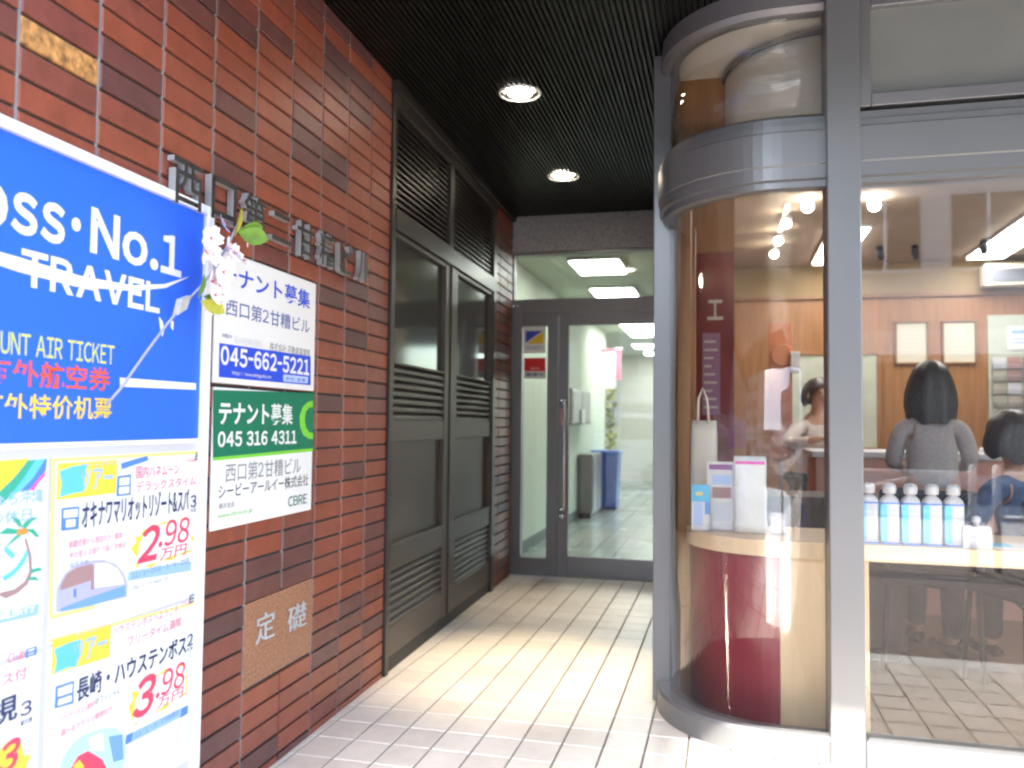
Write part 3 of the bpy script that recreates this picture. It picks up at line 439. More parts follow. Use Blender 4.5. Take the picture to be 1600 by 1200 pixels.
def leaf(u, z, L, ang, m, tilt=.3):
    g = MB(); d = Vector((tilt, math.cos(ang), math.sin(ang))).normalized(); s = Vector((.3, -math.sin(ang), math.cos(ang))).normalized(); c = Vector((.1, u, z)); W = L * .28; nn = Vector((1, 0, 0))
    pr = [(0, .02), (.25, .8), (.5, 1), (.75, .7), (1, .02)]; top = [c + d * L * a + nn * (.15 * L * a * a) for a, _ in pr]
    vs = [tuple(p + s * W * b * sg + nn * (.012 if sg else 0) * b) for p, (a, b) in zip(top, pr) for sg in (-1, 0, 1)]
    g.mesh(vs, [q for i in range(4) for q in ((i * 3, i * 3 + 1, i * 3 + 4, i * 3 + 3), (i * 3 + 1, i * 3 + 2, i * 3 + 5, i * 3 + 4))], True); g.build('leaf', m, t)
leaf(2.075, 1.685, .085, 1.95, 'leaf_yellow'); leaf(2.09, 1.70, .10, -.05, 'leaf_green'); leaf(2.095, 1.705, .08, .35, 'leaf_green'); leaf(1.915, 1.475, .075, -.35, 'leaf_yellow'); leaf(1.905, 1.478, .07, 1.9, 'leaf_green'); leaf(1.93, 1.49, .06, -.1, 'leaf_green')

# ================================================================ louvred service doors
def louvre(m, u0, u1, z0, z1, n, pitch=.036, depth=.02):
    k = int((z1 - z0) / pitch); p = (z1 - z0) / k
    for i in range(k):
        z = z0 + i * p
        m.prism([(n - depth, z + p * .82), (n - depth, z + p), (n, z + p * .36), (n, z + p * .06)], u0, u1, 'y') if False else m.mesh(
            [(n - depth, u, zz) if q else (n, u, zz) for u in (u0, u1) for q, zz in ((1, z + p * .72), (1, z + p * .98), (0, z + p * .36), (0, z + p * .04))],
            [(0, 1, 2, 3), (7, 6, 5, 4), (0, 4, 5, 1), (1, 5, 6, 2), (2, 6, 7, 3), (3, 7, 4, 0)])
t = wthing('door_surround', 'dark metal surround with louvred grilles above the double service doors', 'door frame', (0, 4.55, 0))
g = MB(); g.box(-.06, .010, 3.548, 3.592, 0, 2.70, .003); g.box(-.06, .012, 5.50, 5.585, 0, 2.70, .003)
g.box(-.06, .014, 3.592, 5.50, 2.062, 2.165, .004); g.box(-.06, .012, 4.455, 4.53, 2.165, 2.64, .003); g.box(-.06, .013, 3.592, 5.50, 2.64, 2.70, .004)
g.build('frame', 'dark_metal', t)
g = MB(); g.box(-.06, -.004, 3.592, 5.50, 0, .068, .003); g.build('plinth', 'black', t)
for u0, u1 in ((3.592, 4.455), (4.53, 5.50)):
    g = MB(); louvre(g, u0, u1, 2.165, 2.64, -.008, .030); gl = g.build('grille', 'dark_metal', t)
g = MB(); g.box(-.09, -.07, 3.55, 5.58, 0, 2.72); g.build('back_panel', 'black', t)
g = MB(); g.box(-.03, .03, 3.5445, 6.12, 2.70, 2.759, .004); g.build('cornice', 'dark_metal', t)
for u0, u1, hinge, lab in ((3.595, 4.50, 0, 'dark louvred service door beside the brick wall with the signs'), (4.50, 5.497, 1, 'dark louvred service door nearer the glass entrance, reflecting its stickers')):
    d = wthing('louvre_door', lab, 'door', (0, (u0 + u1) / 2, .07), 'louvred service doors')
    sl, sr = (.018, .085) if not hinge else (.15, .028)
    g = MB(); g.box(-.05, .004, u0, u0 + sl, .07, 2.06, .003); g.box(-.05, .004, u1 - sr, u1, .07, 2.06, .003)
    a, b = u0 + sl, u1 - sr
    for z0, z1 in ((.07, .205), (.462, .58), (1.062, 1.168), (1.43, 1.442), (2.035, 2.06)): g.box(-.05, .001, a, b, z0, z1, .003)
    g.box(-.03, .006, a, b, .572, .586, .002)
    g.build('frame', 'door_metal', d)
    g = MB(); g.box(-.034, -.022, a, b, 1.442, 2.035); g.build('upper_panel', mat('dark_panel', (.045, .046, .040), .09, 0, .6), d)
    g = MB(); g.box(-.034, -.022, a, b, .58, 1.062); g.build('lower_panel', 'door_metal', d)
    for z0, z1 in ((.205, .462), (1.168, 1.43)):
        g = MB(); louvre(g, a, b, z0, z1, -.003); g.box(-.045, -.03, a, b, z0, z1); g.build('louvre', 'door_metal', d)
    if hinge:
        g = MB(); g.box(.004, .012, u0 + .004, u0 + .022, .07, 2.06, .002); g.build('cover_strip', 'dark_metal', d)

# ================================================================ porch ceiling
g = MB(); g.box(-1.8, 4.0, 1.48, 6.3, CZ + .022, CZ + .05); c_ = struct('ceiling', g, 'ceiling_gap')
g = MB(); x = -1.62; p = .0235
while x < 3.9:
    y1 = 6.21 if x < -.2 else 3.3
    g.prism([(x, CZ + .0215), (x, CZ + .003), (x + .002, CZ), (x + p * .5, CZ), (x + p * .5 + .002, CZ + .003), (x + p * .5 + .002, CZ + .0215)], 1.49, y1, 'y')
    x += p
c2 = struct('ceiling_slats', g, 'ceiling_metal')
def downlight(x, y, label, W_):
    t = thing('downlight', label, 'downlight', (x, y, CZ), 'recessed downlights in the dark slatted ceiling')
    g = MB(); n = 28
    pr = [(.092, CZ - .006), (.104, CZ - .003), (.106, CZ + .004), (.094, CZ + .004)]
    vs = [(x + r * math.cos(2 * math.pi * k / n), y + r * math.sin(2 * math.pi * k / n), z) for r, z in pr for k in range(n)]
    g.mesh(vs, [(i * n + k, i * n + (k + 1) % n, ((i + 1) % 4) * n + (k + 1) % n, ((i + 1) % 4) * n + k) for i in range(4) for k in range(n)], True); g.build('ring', 'white_paint', t)
    g = MB(); pr = [(.093, CZ - .005), (.090, CZ + .001), (.078, CZ + .012), (.05, CZ + .019)]
    vs = [(x + r * (1 + .05 * (k % 2)) * math.cos(2 * math.pi * k / 24), y + r * (1 + .05 * (k % 2)) * math.sin(2 * math.pi * k / 24), z) for r, z in pr for k in range(24)]
    g.mesh(vs, [(i * 24 + k, i * 24 + (k + 1) % 24, (i + 1) * 24 + (k + 1) % 24, (i + 1) * 24 + k) for i in range(3) for k in range(24)]); g.build('reflector', 'reflector', t)
    g = MB(); g.ball((x, y, CZ + .012), (.072, .072, .02), 20, 10); g.build('bulb', 'bulb', t)
    L = bpy.data.lights.new('downlight_beam', 'SPOT'); L.energy = W_; L.spot_size = R(36); L.spot_blend = 1.; L.color = (1, .82, .58); L.shadow_soft_size = .04
    o = bpy.data.objects.new('downlight_beam', L); C.objects.link(o); o.location = (0, 0, -.02); o.parent = t
downlight(-.965, 3.84, 'round lit downlight in the ceiling nearer the street', 62); downlight(-1.015, 5.22, 'round lit downlight in the ceiling nearer the entrance door', 16)

# ================================================================ glass entrance
YD = 6.21
t = thing('stone_lintel', 'grey granite lintel above the glass entrance', 'lintel', (-1, YD, 2.475))
g = MB(); g.box(-1.612, -.24, YD - .03, YD + .15, 2.478, CZ - .002, .004); g.build('slab', 'granite', t)
t = thing('entrance_frame', 'grey metal frame of the glass entrance with transom window and narrow side pane', 'door frame', (-1, YD, 0))
g = MB()
g.box(-1.612, -1.518, YD - .02, YD + .06, 0, 2.11, .003); g.box(-1.612, -1.585, YD - .02, YD + .06, 2.11, 2.477, .003)
g.box(-1.585, -.24, YD - .02, YD + .06, 2.455, 2.477, .003); g.box(-1.518, -.24, YD - .022, YD + .062, 2.0, 2.112, .004)
g.box(-1.318, -1.236, YD - .02, YD + .06, 0, 2.0, .003); g.box(-1.518, -1.318, YD - .019, YD + .06, 1.905, 2.0, .003); g.box(-1.518, -1.318, YD - .019, YD + .06, 0, .134, .003)
g.box(-.30, -.24, YD - .02, YD + .06, 0, 2.0, .003)
g.build('frame', 'frame_grey', t)
g = MB(); g.box(-1.585, -.24, YD + .01, YD + .018, 2.112, 2.455); g.build('transom_pane', 'door_glass', t)
g = MB(); g.box(-1.518, -1.318, YD + .01, YD + .018, .134, 1.905); g.build('side_pane', 'door_glass', t)
g = MB(); g.ball((-1.585, YD - .022, 2.06), .009); g.ball((-1.553, YD - .022, 2.063), .009); g.build('bolt_cap', 'stainless', t)
d = thing('entrance_door', 'glass entrance door in a grey metal frame with long steel pull handle', 'door', (-.77, YD, 0))
g = MB(); g.box(-1.232, -1.151, YD - .022, YD + .022, .012, 1.995, .004); g.box(-.385, -.304, YD - .022, YD + .022, .012, 1.995, .004)
g.box(-1.151, -.385, YD - .021, YD + .021, 1.905, 1.995, .004); g.box(-1.151, -.385, YD - .021, YD + .021, .012, .160, .004); g.build('leaf_frame', 'frame_grey', d)
g = MB(); g.box(-1.151, -.385, YD - .004, YD + .004, .16, 1.905); g.build('pane', 'door_glass', d)
g = MB(); hx = -1.172; g.tube([(hx - .03, YD - .022, 1.325), (hx - .03, YD - .06, 1.328), (hx, YD - .075, 1.328), (hx + .004, YD - .075, 1.30), (hx + .004, YD - .075, .535), (hx, YD - .075, .512), (hx - .03, YD - .06, .51), (hx - .03, YD - .022, .512)], .0135, 10); g.build('handle', 'stainless', d)
g = MB(); g.lathe([(0.019, 0), (.019, .012), (.01, .014)], n=16); g.v = [(-1.195 + x, YD - .022 - z, .455 + y) for x, y, z in g.v]; g.build('lock', 'stainless', d)
g = MB(); g.box(-1.212, -1.176, YD - .026, YD - .0215, 1.14, 1.27, .002); g.build('pull_plate', mat('pink_label', (.55, .30, .27), .6), d)
g = MB(); g.box(-1.231, -1.226, YD - .027, YD - .0215, 1.62, 1.985); g.build('hinge_strip', 'stainless', d)
s = thing('sticker', 'white security sticker with blue and yellow triangles on the narrow side pane', 'sticker', (-1.43, YD, 1.72), 'stickers on the narrow side pane')
g = MB(); g.box(-1.512, -1.338, YD - .0015, YD + .0095, 1.695, 1.90); g.build('backing', 'paper', s)
g = MB(); g.prism([(-1.495, 1.775), (-1.495, 1.868), (-1.36, 1.868)], YD - .003, YD - .0017, 'y'); g.build('triangle', 'ink_stickerblue', s)
g = MB(); g.prism([(-1.488, 1.77), (-1.352, 1.863), (-1.352, 1.77)], YD - .003, YD - .0017, 'y'); g.build('triangle', 'ink_stickeryellow', s)
put_text('lettering', 'SECURITY', -1.49, -1.362, 1.725, 1.75, -YD + .0025, 'ink_blueprint', s, .5, frame='front')
s = thing('sticker', 'red and white security sticker below the blue and yellow one', 'sticker', (-1.43, YD, 1.5), 'stickers on the narrow side pane')
g = MB(); g.box(-1.506, -1.334, YD - .0015, YD + .0095, 1.50, 1.66); g.build('backing', 'paper', s)
g = MB(); g.box(-1.502, -1.338, YD - .003, YD - .0017, 1.556, 1.657); g.build('red_field', 'ink_red', s)
put_text('lettering', 'SECOM', -1.452, -1.386, 1.568, 1.585, -YD + .0035, 'ink_white', s, .5, frame='front')
put_text('lettering', '警備中', -1.49, -1.35, 1.515, 1.545, -YD + .0025, 'ink_navy', s, .5, frame='front')

# ---------------------------------------------------------------- corridor behind the glass door
g = MB(); g.box(-3.0, -.22, 6.27, 17.2, -.134, -.006); struct('corridor_floor_bed', g, 'floor_grout')
g = MB(); y = 6.30
while y < 17:
    x = -2.95
    while x < -.3: g.box(x, x + .194, y, y + .294, -.006, 0); x += .2
    y += .3
mat('corridor_tile', (.33, .37, .34), .25, var=.1, vscale=3); struct('corridor_floor', g, 'corridor_tile')
g = MB(); g.box(-3.2, -.22, 6.26, 17.3, 2.55, 2.70); struct('corridor_ceiling', g, 'plaster_green')
t = thing('corridor_wall', 'pale green plaster corridor wall with dark skirting behind the glass door', 'wall', (-1.75, 9, 0))
g = MB(); g.box(-2.0, -1.62, 6.27, 12.5, 0, 2.549); g.build('wall', 'plaster_green', t)
g = MB(); g.box(-1.62, -1.605, 6.28, 12.5, 0, .10, .003); g.build('skirting', mat('skirting_green', (.07, .09, .07), .6), t)
t = thing('end_wall', 'whitish wall closing the far end of the corridor', 'wall', (-1.6, 17.1, 0))
g = MB(); g.box(-3.2, -.22, 17.0, 17.3, 0, 2.549); g.box(-3.2, -3.0, 12.5, 17.0, 0, 2.548); g.build('wall', 'plaster_white', t)
for k, (x0, x1, y0, y1, lab) in enumerate(((-1.27, -.86, 6.82, 7.42, 'square ceiling light seen through the transom, nearest the door'), (-1.33, -.90, 8.3, 8.9, 'ceiling light seen low in the transom pane'), (-1.40, -.9, 10.9, 12.9, 'long bright ceiling light in the upper corner of the door pane'), (-1.55, -.9, 14.3, 14.9, 'small ceiling light below the long bright one in the door pane'), (-1.50, -.9, 15.9, 16.4, 'smallest ceiling light at the far end of the corridor'))):
    t = thing('ceiling_light', lab, 'ceiling light', ((x0 + x1) / 2, (y0 + y1) / 2, 2.5), 'corridor ceiling lights')
    g = MB(); g.box(x0 - .02, x1 + .02, y0 - .02, y1 + .02, 2.52, 2.5495, .004); g.build('housing', 'white_paint', t)
    g = MB(); g.box(x0, x1, y0, y1, 2.508, 2.5195, .004); g.build('diffuser', 'corridor_lamp', t)
t = thing('wall_box', 'grey metal box on the green corridor wall behind the glass door', 'wall box', (-1.56, 11, 1.13))
g = MB(); g.box(-1.62, -1.50, 10.4, 11.7, 1.15, 1.55, .01); g.build('case', 'grey_metal', t)
g = MB(); g.box(-1.50, -1.495, 10.45, 11.02, 1.18, 1.52, .002); g.box(-1.50, -1.495, 11.06, 11.65, 1.18, 1.52, .002); g.build('door_panel', 'frame_grey', t)
g = MB(); g.box(-1.495, -1.47, 10.9, 11.1, 1.16, 1.32, .006); g.build('dispenser', 'white_plastic', t)
t = thing('cabinet', 'low grey steel cabinet along the green wall beside the blue bin', 'cabinet', (-1.5, 11, 0))
g = MB(); g.box(-1.605, -1.43, 10.6, 11.4, .06, .78, .006); g.build('body', 'grey_metal', t); g = MB(); g.box(-1.59, -1.45, 10.62, 11.38, 0, .06); g.build('base', 'black', t)
g = MB(); g.box(-1.43, -1.422, 10.64, 10.98, .1, .74, .002); g.box(-1.43, -1.422, 11.02, 11.36, .1, .74, .002); g.build('door', 'grey_metal', t)
t = thing('waste_bin', 'blue plastic bin standing in the corridor behind the glass door', 'bin', (-1.52, 12.1, 0))
g = MB(); g.mesh([(-1.70 + .03, 11.95, .04), (-1.38, 11.95, .04), (-1.38, 12.3, .04), (-1.67, 12.3, .04), (-1.60, 11.9, .70), (-1.34, 11.9, .70), (-1.34, 12.35, .70), (-1.60, 12.35, .70)] if False else
    [(-1.59, 11.95, .02), (-1.29, 11.95, .02), (-1.29, 12.25, .02), (-1.59, 12.25, .02), (-1.605, 11.92, .68), (-1.26, 11.92, .68), (-1.26, 12.28, .68), (-1.605, 12.28, .68)],
    [(0, 3, 2, 1), (4, 5, 6, 7), (0, 1, 5, 4), (1, 2, 6, 5), (2, 3, 7, 6), (3, 0, 4, 7)]); g.build('body', 'bin_blue', t)
g = MB(); g.box(-1.615, -1.25, 11.905, 12.295, .67, .72, .012); g.build('lid', 'bin_blue', t)
t = thing('hanging_banner', 'white banner with red edges hanging in the corridor', 'banner', (-1.45, 12.0, 1.6))
g = MB(); g.box(-1.60, -1.38, 11.99, 12.0, 1.66, 2.24); g.build('cloth', 'paper', t)
g = MB(); g.box(-1.38, -1.30, 11.992, 11.998, 1.80, 2.24); g.box(-1.6, -1.30, 11.986, 11.989, 2.2, 2.24); g.build('red_edge', 'ink_pinkprint', t)
g = MB(); g.tube([(-1.62, 11.995, 2.25), (-1.28, 11.995, 2.25)], .008, 8); g.build('rod', 'stainless', t)
t = thing('potted_plant', 'slim yellow-green potted plant at the corner of the corridor', 'plant', (-1.52, 12.75, 0))
g = MB(); g.lathe([(.10, 0), (.13, .25), (.14, .26), (.12, .26)], (-1.52, 12.75), 16); g.build('pot', 'black', t)
g = MB(); g.tube([(-1.52, 12.75, .2), (-1.51, 12.74, .8), (-1.53, 12.75, 1.4)], [.018, .014, .008], 8); g.build('stem', 'leaf_green', t)
g = MB()
for k in range(260):
    z = random.uniform(.75, 1.72); a = random.uniform(0, 6.28); L = random.uniform(.08, .14); c = Vector((-1.52 + .05 * math.cos(a), 12.75 + .05 * math.sin(a), z)); d = Vector((math.cos(a), math.sin(a), random.uniform(-.5, .8))).normalized(); s = d.cross(Vector((0, 0, 1))).normalized() * L * .25
    g.face([tuple(c), tuple(c + d * L * .5 + s), tuple(c + d * L), tuple(c + d * L * .5 - s)])
g.build('foliage', 'leaf_yellow', t, fix=False)

for o in list(C.objects):                              # the corridor is a little wider than its door frame
    k = {'corridor_wall': (-.14, 0, 1), 'wall_box': (-.14, -1.35, 1), 'cabinet': (-.14, -.55, 1), 'waste_bin': (-.16, -.75, 1.1), 'hanging_banner': (-.16, 0, 1), 'potted_plant': (-.2, 0, 1)}.get(o.name)
    if k: o.location.x += k[0]; o.location.y += k[1]; o.scale = (k[2],) * 3

# ================================================================ curved shop front
CX, CY0 = .20, 3.555
def fp(r, n=22, back=3.66, right=.347):
    """plan path of the curved front, r = outer radius; (x, y, outward normal)"""
    out = [(CX - r, back, -1, 0)]
    for k in range(n + 1):
        a = R(180 + 90 * k / n); out.append((CX + r * math.cos(a), CY0 + r * math.sin(a), math.cos(a), math.sin(a)))
    out.append((right, CY0 - r, 0, -1)); return out
t = thing('shopfront', 'grey metal shop front with rounded glass corner and deep curved band', 'shop front', (.6, 3.3, 0))
g = MB(); g.box(-.298, -.222, 3.575, 3.66, 0, CZ, .004); g.build('corner_post', 'grey_metal', t)
g = MB(); g.box(.347, .459, 3.055, 3.20, 0, CZ, .005); g.build('mullion', 'grey_metal', t)
g = MB(); g.box(3.3, 3.412, 3.055, 3.20, 0, CZ, .005); g.build('mullion', 'grey_metal', t)
g = MB(); g.sweep(fp(.44), [(-.05, 0), (.035, 0), (.035, .078), (.028, .09), (-.05, .09)]); g.build('base_rail', 'grey_metal', t)
g = MB(); g.sweep(fp(.44), [(-.05, 2.015), (.012, 2.015), (.012, 2.04), (.030, 2.042), (.030, 2.088), (.036, 2.092), (.036, 2.212), (.030, 2.216), (.030, 2.238), (.018, 2.242), (.018, 2.268), (.004, 2.282), (-.05, 2.282)]); g.build('band', 'grey_metal', t)
g = MB(); g.sweep(fp(.44), [(-.05, 2.66), (.004, 2.66), (.020, 2.68), (.020, CZ), (-.05, CZ)]); g.build('head_ring', 'frame_grey', t)
g = MB(); g.box(.459, 3.3, 3.075, 3.18, 0, .09, .005); g.build('base_rail', 'grey_metal', t)
g = MB(); g.prism([(3.118, 2.018), (3.10, 2.018), (3.10, 2.036), (3.082, 2.04), (3.082, 2.088), (3.076, 2.092), (3.076, 2.214), (3.082, 2.218), (3.082, 2.24), (3.09, 2.244), (3.09, 2.27), (3.118, 2.278), (3.18, 2.278), (3.18, 2.018)], .459, 3.3, 'x'); g.build('band', 'grey_metal', t)
g = MB(); g.box(.461, .50, 3.09, 3.17, 2.287, 2.70, .004); g.box(3.26, 3.298, 3.09, 3.17, 2.287, 2.70, .004); g.box(.50, 3.26, 3.09, 3.17, 2.287, 2.335, .004); g.box(.50, 3.26, 3.09, 3.17, 2.645, 2.70, .004); g.box(.459, 3.3, 3.10, 3.17, 2.70, CZ); g.build('upper_frame', 'frame_grey', t)
# glass
ga = [(x, y, nx, ny) for x, y, nx, ny in fp(.44)]
for nm, z0, z1 in (('curved_pane', .09, 2.018), ('upper_curved_pane', 2.282, 2.66)):
    g = MB(); g.sweep(ga, [(-.026, z0), (-.018, z0), (-.018, z1), (-.026, z1)]); o = g.build(nm, 'shop_glass', t)
    for p in o.data.polygons: p.use_smooth = abs(p.normal.z) < .5
g = MB(); g.box(.459, 3.3, 3.118, 3.126, .09, 2.02); g.build('flat_pane', 'shop_glass', t)
g = MB(); g.box(.50, 3.26, 3.12, 3.128, 2.335, 2.645); g.build('upper_pane', mat('frosted_glass', (.20, .205, .19), .22, 0, .5, var=.05), t)
for z in (.05, 2.06): pass

# ---------------------------------------------------------------- shop room
g = MB(); g.prism([(x, y) for x, y, _, _ in fp(.40)] + [(4.6, 3.16), (4.6, 7.9), (-.21, 7.9)], -.134, .006); o_ = struct('shop_floor', g, mat('shop_floor_wood', (.10, .062, .04), .35, var=.2, vscale=4, stretch=(1, 8, 1)))
g = MB()
g.box(-.21, 4.6, 3.68, 7.9, 2.55, 2.60); struct('shop_ceiling', g, 'shop_ceiling')
t = thing('shop_wall', 'orange-brown wooden back wall of the shop with a pale upper strip', 'wall', (2, 7.7, 0))
g = MB(); g.box(-.21, 4.6, 7.6, 7.8, 0, 2.29); g.build('panelling', 'wood', t)
g = MB(); g.box(-.21, 4.6, 7.6, 7.8, 2.29, 2.549); g.build('upper_strip', mat('upper_wall', (.30, .21, .10), .7, var=.05), t)
g = MB(); g.box(-.20, 4.59, 7.57, 7.599, 2.255, 2.29, .004); g.build('picture_rail', 'dark_wood', t)
t = thing('side_wall', 'brown wooden side wall between the shop and the entrance passage', 'wall', (-.25, 5, 0))
g = MB(); g.box(-.29, -.21, 3.66, 7.6, 0, CZ - .001); g.build('panelling', 'dark_wood', t)
g = MB(); g.box(-.209, .10, 3.662, 3.678, 2.36, 2.674); g.build('bulkhead', 'wood', t)
t = thing('partition_wall', 'plaster wall closing the right side of the shop room', 'wall', (4.7, 5, 0))
g = MB(); g.box(4.6, 4.8, 3.2, 7.8, 0, 2.6); g.build('wall', 'plaster_white', t)
t = thing('wood_post', 'upright brown timber post inside the left edge of the curved glass', 'post', (-.19, 3.75, 0))
g = MB(); g.box(-.205, -.145, 3.70, 3.80, 0, 2.549, .004); g.box(-.150, -.128, 3.79, 3.83, 0, 2.05, .003); g.build('post', 'wood', t)
t = thing('display_column', 'burgundy display column with white lettering, timber above', 'column', (-.06, 5.3, 0))
g = MB(); g.box(-.205, .055, 5.2, 5.46, 0, 2.22, .004); g.build('burgundy_board', 'burgundy', t)
g = MB(); g.box(-.206, .056, 5.199, 5.461, 2.22, 2.549); g.build('timber_head', 'wood', t)
put_text('lettering', 'エ', -.105, -.012, 1.80, 1.925, -5.1985, 'ink_white', t, .5, frame='front')
p_ = thing('poster', 'pale purple poster on the burgundy column', 'poster', (-.09, 5.19, 1.2))
g = MB(); g.box(-.135, -.03, 5.19, 5.198, 1.22, 1.72); g.build('sheet', 'ink_lightpurple', p_)
for k in range(9):
    g = MB(); w_ = random.uniform(.04, .085); g.box(-.125, -.125 + w_, 5.188, 5.1895, 1.66 - k * .05, 1.672 - k * .05); g.build('printed_line', 'ink_white', p_)
# blind box behind the upper curved pane
t = thing('roller_blind', 'beige curved blind behind the upper rounded glass', 'blind', (.35, 3.6, 2.2))
g = MB(); pth = [(.40 + .40 * math.cos(R(180 + 90 * k / 20)), 3.66 + .40 * math.sin(R(180 + 90 * k / 20)), math.cos(R(180 + 90 * k / 20)), math.sin(R(180 + 90 * k / 20))) for k in range(21)] + [(3.2, 3.26, 0, -1)]
g.sweep(pth, [(-.02, 2.20), (0, 2.20), (0, 2.64), (-.02, 2.64)]); o = g.build('fabric', 'beige_panel', t)
for p in o.data.polygons: p.use_smooth = True
g = MB(); g.sweep(pth, [(-.03, 2.641), (.012, 2.641), (.012, 2.655), (-.03, 2.655)]); g.build('head_rail', 'frame_grey', t)
g = MB(); g.prism([(x, y) for x, y, _, _ in fp(.39)] + [(4.0, 3.2), (4.0, 6.2), (-.20, 6.2), (-.20, 3.7)], 2.675, 2.70); tag(g.build('loft_panel', 'beige_panel'), 'beige panel above the shop ceiling behind the upper glass', 'panel')

# counter along the window
t = thing('window_counter', 'pale wood counter with curved burgundy end inside the shop window', 'counter', (.5, 3.5, 0))
def cp(r, right, n=16): return [(.20 + r * math.cos(R(180 + 90 * k / n)), 3.67 + r * math.sin(R(180 + 90 * k / n))) for k in range(n + 1)] + [(right, 3.67 - r)]
g = MB(); g.prism(cp(.362, 3.2) + [(3.2, 3.78), (-.162, 3.78)], .662, .722); g.build('top', 'pale_wood', t)
g = MB(); g.prism(cp(.338, .20)[:-1] + [(.20, 3.36), (.20, 3.72), (-.10, 3.72), (-.138, 3.68)], 0.02, .661); o = g.build('curved_end', 'burgundy', t)
g = MB(); g.box(.2005, .515, 3.331, 3.37, .02, .661, .002); g.build('front_panel', 'pale_wood', t)
g = MB(); g.box(.478, .513, 3.37, 3.76, .02, .661, .002); g.build('leg', 'pale_wood', t)
g = MB(); g.box(3.1, 3.14, 3.37, 3.76, .02, .661, .002); g.build('leg', 'pale_wood', t)
ZC = .722
# goods on the counter
def bottle(x, y, lab):
    t = thing('pump_bottle' if False else 'bottle', lab, 'bottle', (x, y, ZC), 'white bottles in a row on the window counter')
    def ro(w, d, z): return (w, d, z)
    g = MB(); n = 24; pr = [(.030, .002), (.033, .010), (.034, .150), (.031, .165), (.020, .178), (.015, .182), (.015, .190)]
    def sq(a): c, s = math.cos(a), math.sin(a); k = (abs(c) ** 4 + abs(s) ** 4) ** -.25; return c * k, s * k
    def sur(pr, full=True):
        vs = []
        for r, z in pr:
            for k in range(n):
                a = 2 * math.pi * (k + .5) / n; qx, qy = sq(a) if r > .018 else (math.cos(a), math.sin(a)); vs.append((x + r * qx, y + r * qy * .85, ZC + z))
        return vs, [(i * n + k, i * n + (k + 1) % n, (i + 1) * n + (k + 1) % n, (i + 1) * n + k) for i in range(len(pr) - 1) for k in range(n)]
    vs, fs = sur(pr); g.mesh(vs, fs, True); g.mesh(vs, [list(range(n - 1, -1, -1)), list(range((len(pr) - 1) * n, len(pr) * n))]); g.build('body', 'white_plastic', t)
    vs, fs = sur([(.0338, .0), (.0345, .0), (.0345, .008), (.0338, .008)]); g = MB(); g.mesh(vs, fs, True); g.build('foot_band', 'ink_blueprint', t)
    vs, fs = sur([(.0343, .150), (.0345, .151), (.0343, .156)]); g = MB(); g.mesh(vs, fs, True); g.build('shoulder_band', 'ink_blueprint', t)
    g = MB(); g.box(x - .0352, x - .012, y - .0302, y - .0288, ZC + .012, ZC + .148); g.box(x - .0355, x - .0343, y - .029, y + .024, ZC + .012, ZC + .148); g.build('label', 'ink_cyan', t)
    g = MB()
    for k, (w_, z) in enumerate(((.026, .125), (.020, .115), (.028, .085), (.016, .072), (.024, .045))): g.box(x - .006, x - .006 + w_, y - .0296, y - .0288, ZC + z, ZC + z + .004)
    g.build('print', 'ink_paleblue', t)
    g = MB(); g.lathe([(.0215, ZC + .187), (.024, ZC + .192), (.0245, ZC + .210), (.021, ZC + .222), (.008, ZC + .226)], (x, y), 20); g.build('cap', 'white_plastic', t); return t
b0 = bottle(.522, 3.375, 'white bottle with blue label, first in the row beside the grey mullion')
for k, nm in enumerate(('second', 'third', 'fourth', 'last')):
    dup(b0, (.522 + .073 * (k + 1), 3.375 + .002 * k, ZC), 'white bottle with blue label, %s in the row counted from the grey mullion' % nm if nm != 'last' else 'white bottle with blue label at the end of the row beside the white carton')
t = thing('carton', 'small white carton with a round knob on top beside the bottles', 'carton', (.88, 3.36, ZC))
g = MB(); g.box(.832, .928, 3.33, 3.40, ZC, ZC + .045, .003); g.build('body', 'white_plastic', t)
g = MB(); g.mesh([(.832, 3.33, ZC + .045), (.928, 3.33, ZC + .045), (.928, 3.40, ZC + .045), (.832, 3.40, ZC + .045), (.836, 3.335, ZC + .078), (.924, 3.335, ZC + .078), (.924, 3.395, ZC + .078), (.836, 3.395, ZC + .078)], [(0, 1, 5, 4), (1, 2, 6, 5), (2, 3, 7, 6), (3, 0, 4, 7), (4, 5, 6, 7)]); g.build('lid', 'ink_paleprint', t)
g = MB(); g.lathe([(.010, ZC + .078), (.010, ZC + .09), (.016, ZC + .096), (.015, ZC + .110), (.006, ZC + .115)], (.885, 3.365), 16); g.build('knob', 'white_plastic', t)
t = thing('leaflet', 'flat white and blue leaflet lying on the counter right of the carton', 'leaflet', (1.0, 3.42, ZC))
g = MB(); g.box(.945, 1.15, 3.36, 3.52, ZC, ZC + .003); g.build('sheet', 'paper', t); g = MB(); g.box(.95, 1.02, 3.40, 3.5, ZC + .003, ZC + .0042); g.build('printed_block', 'ink_cyan', t)
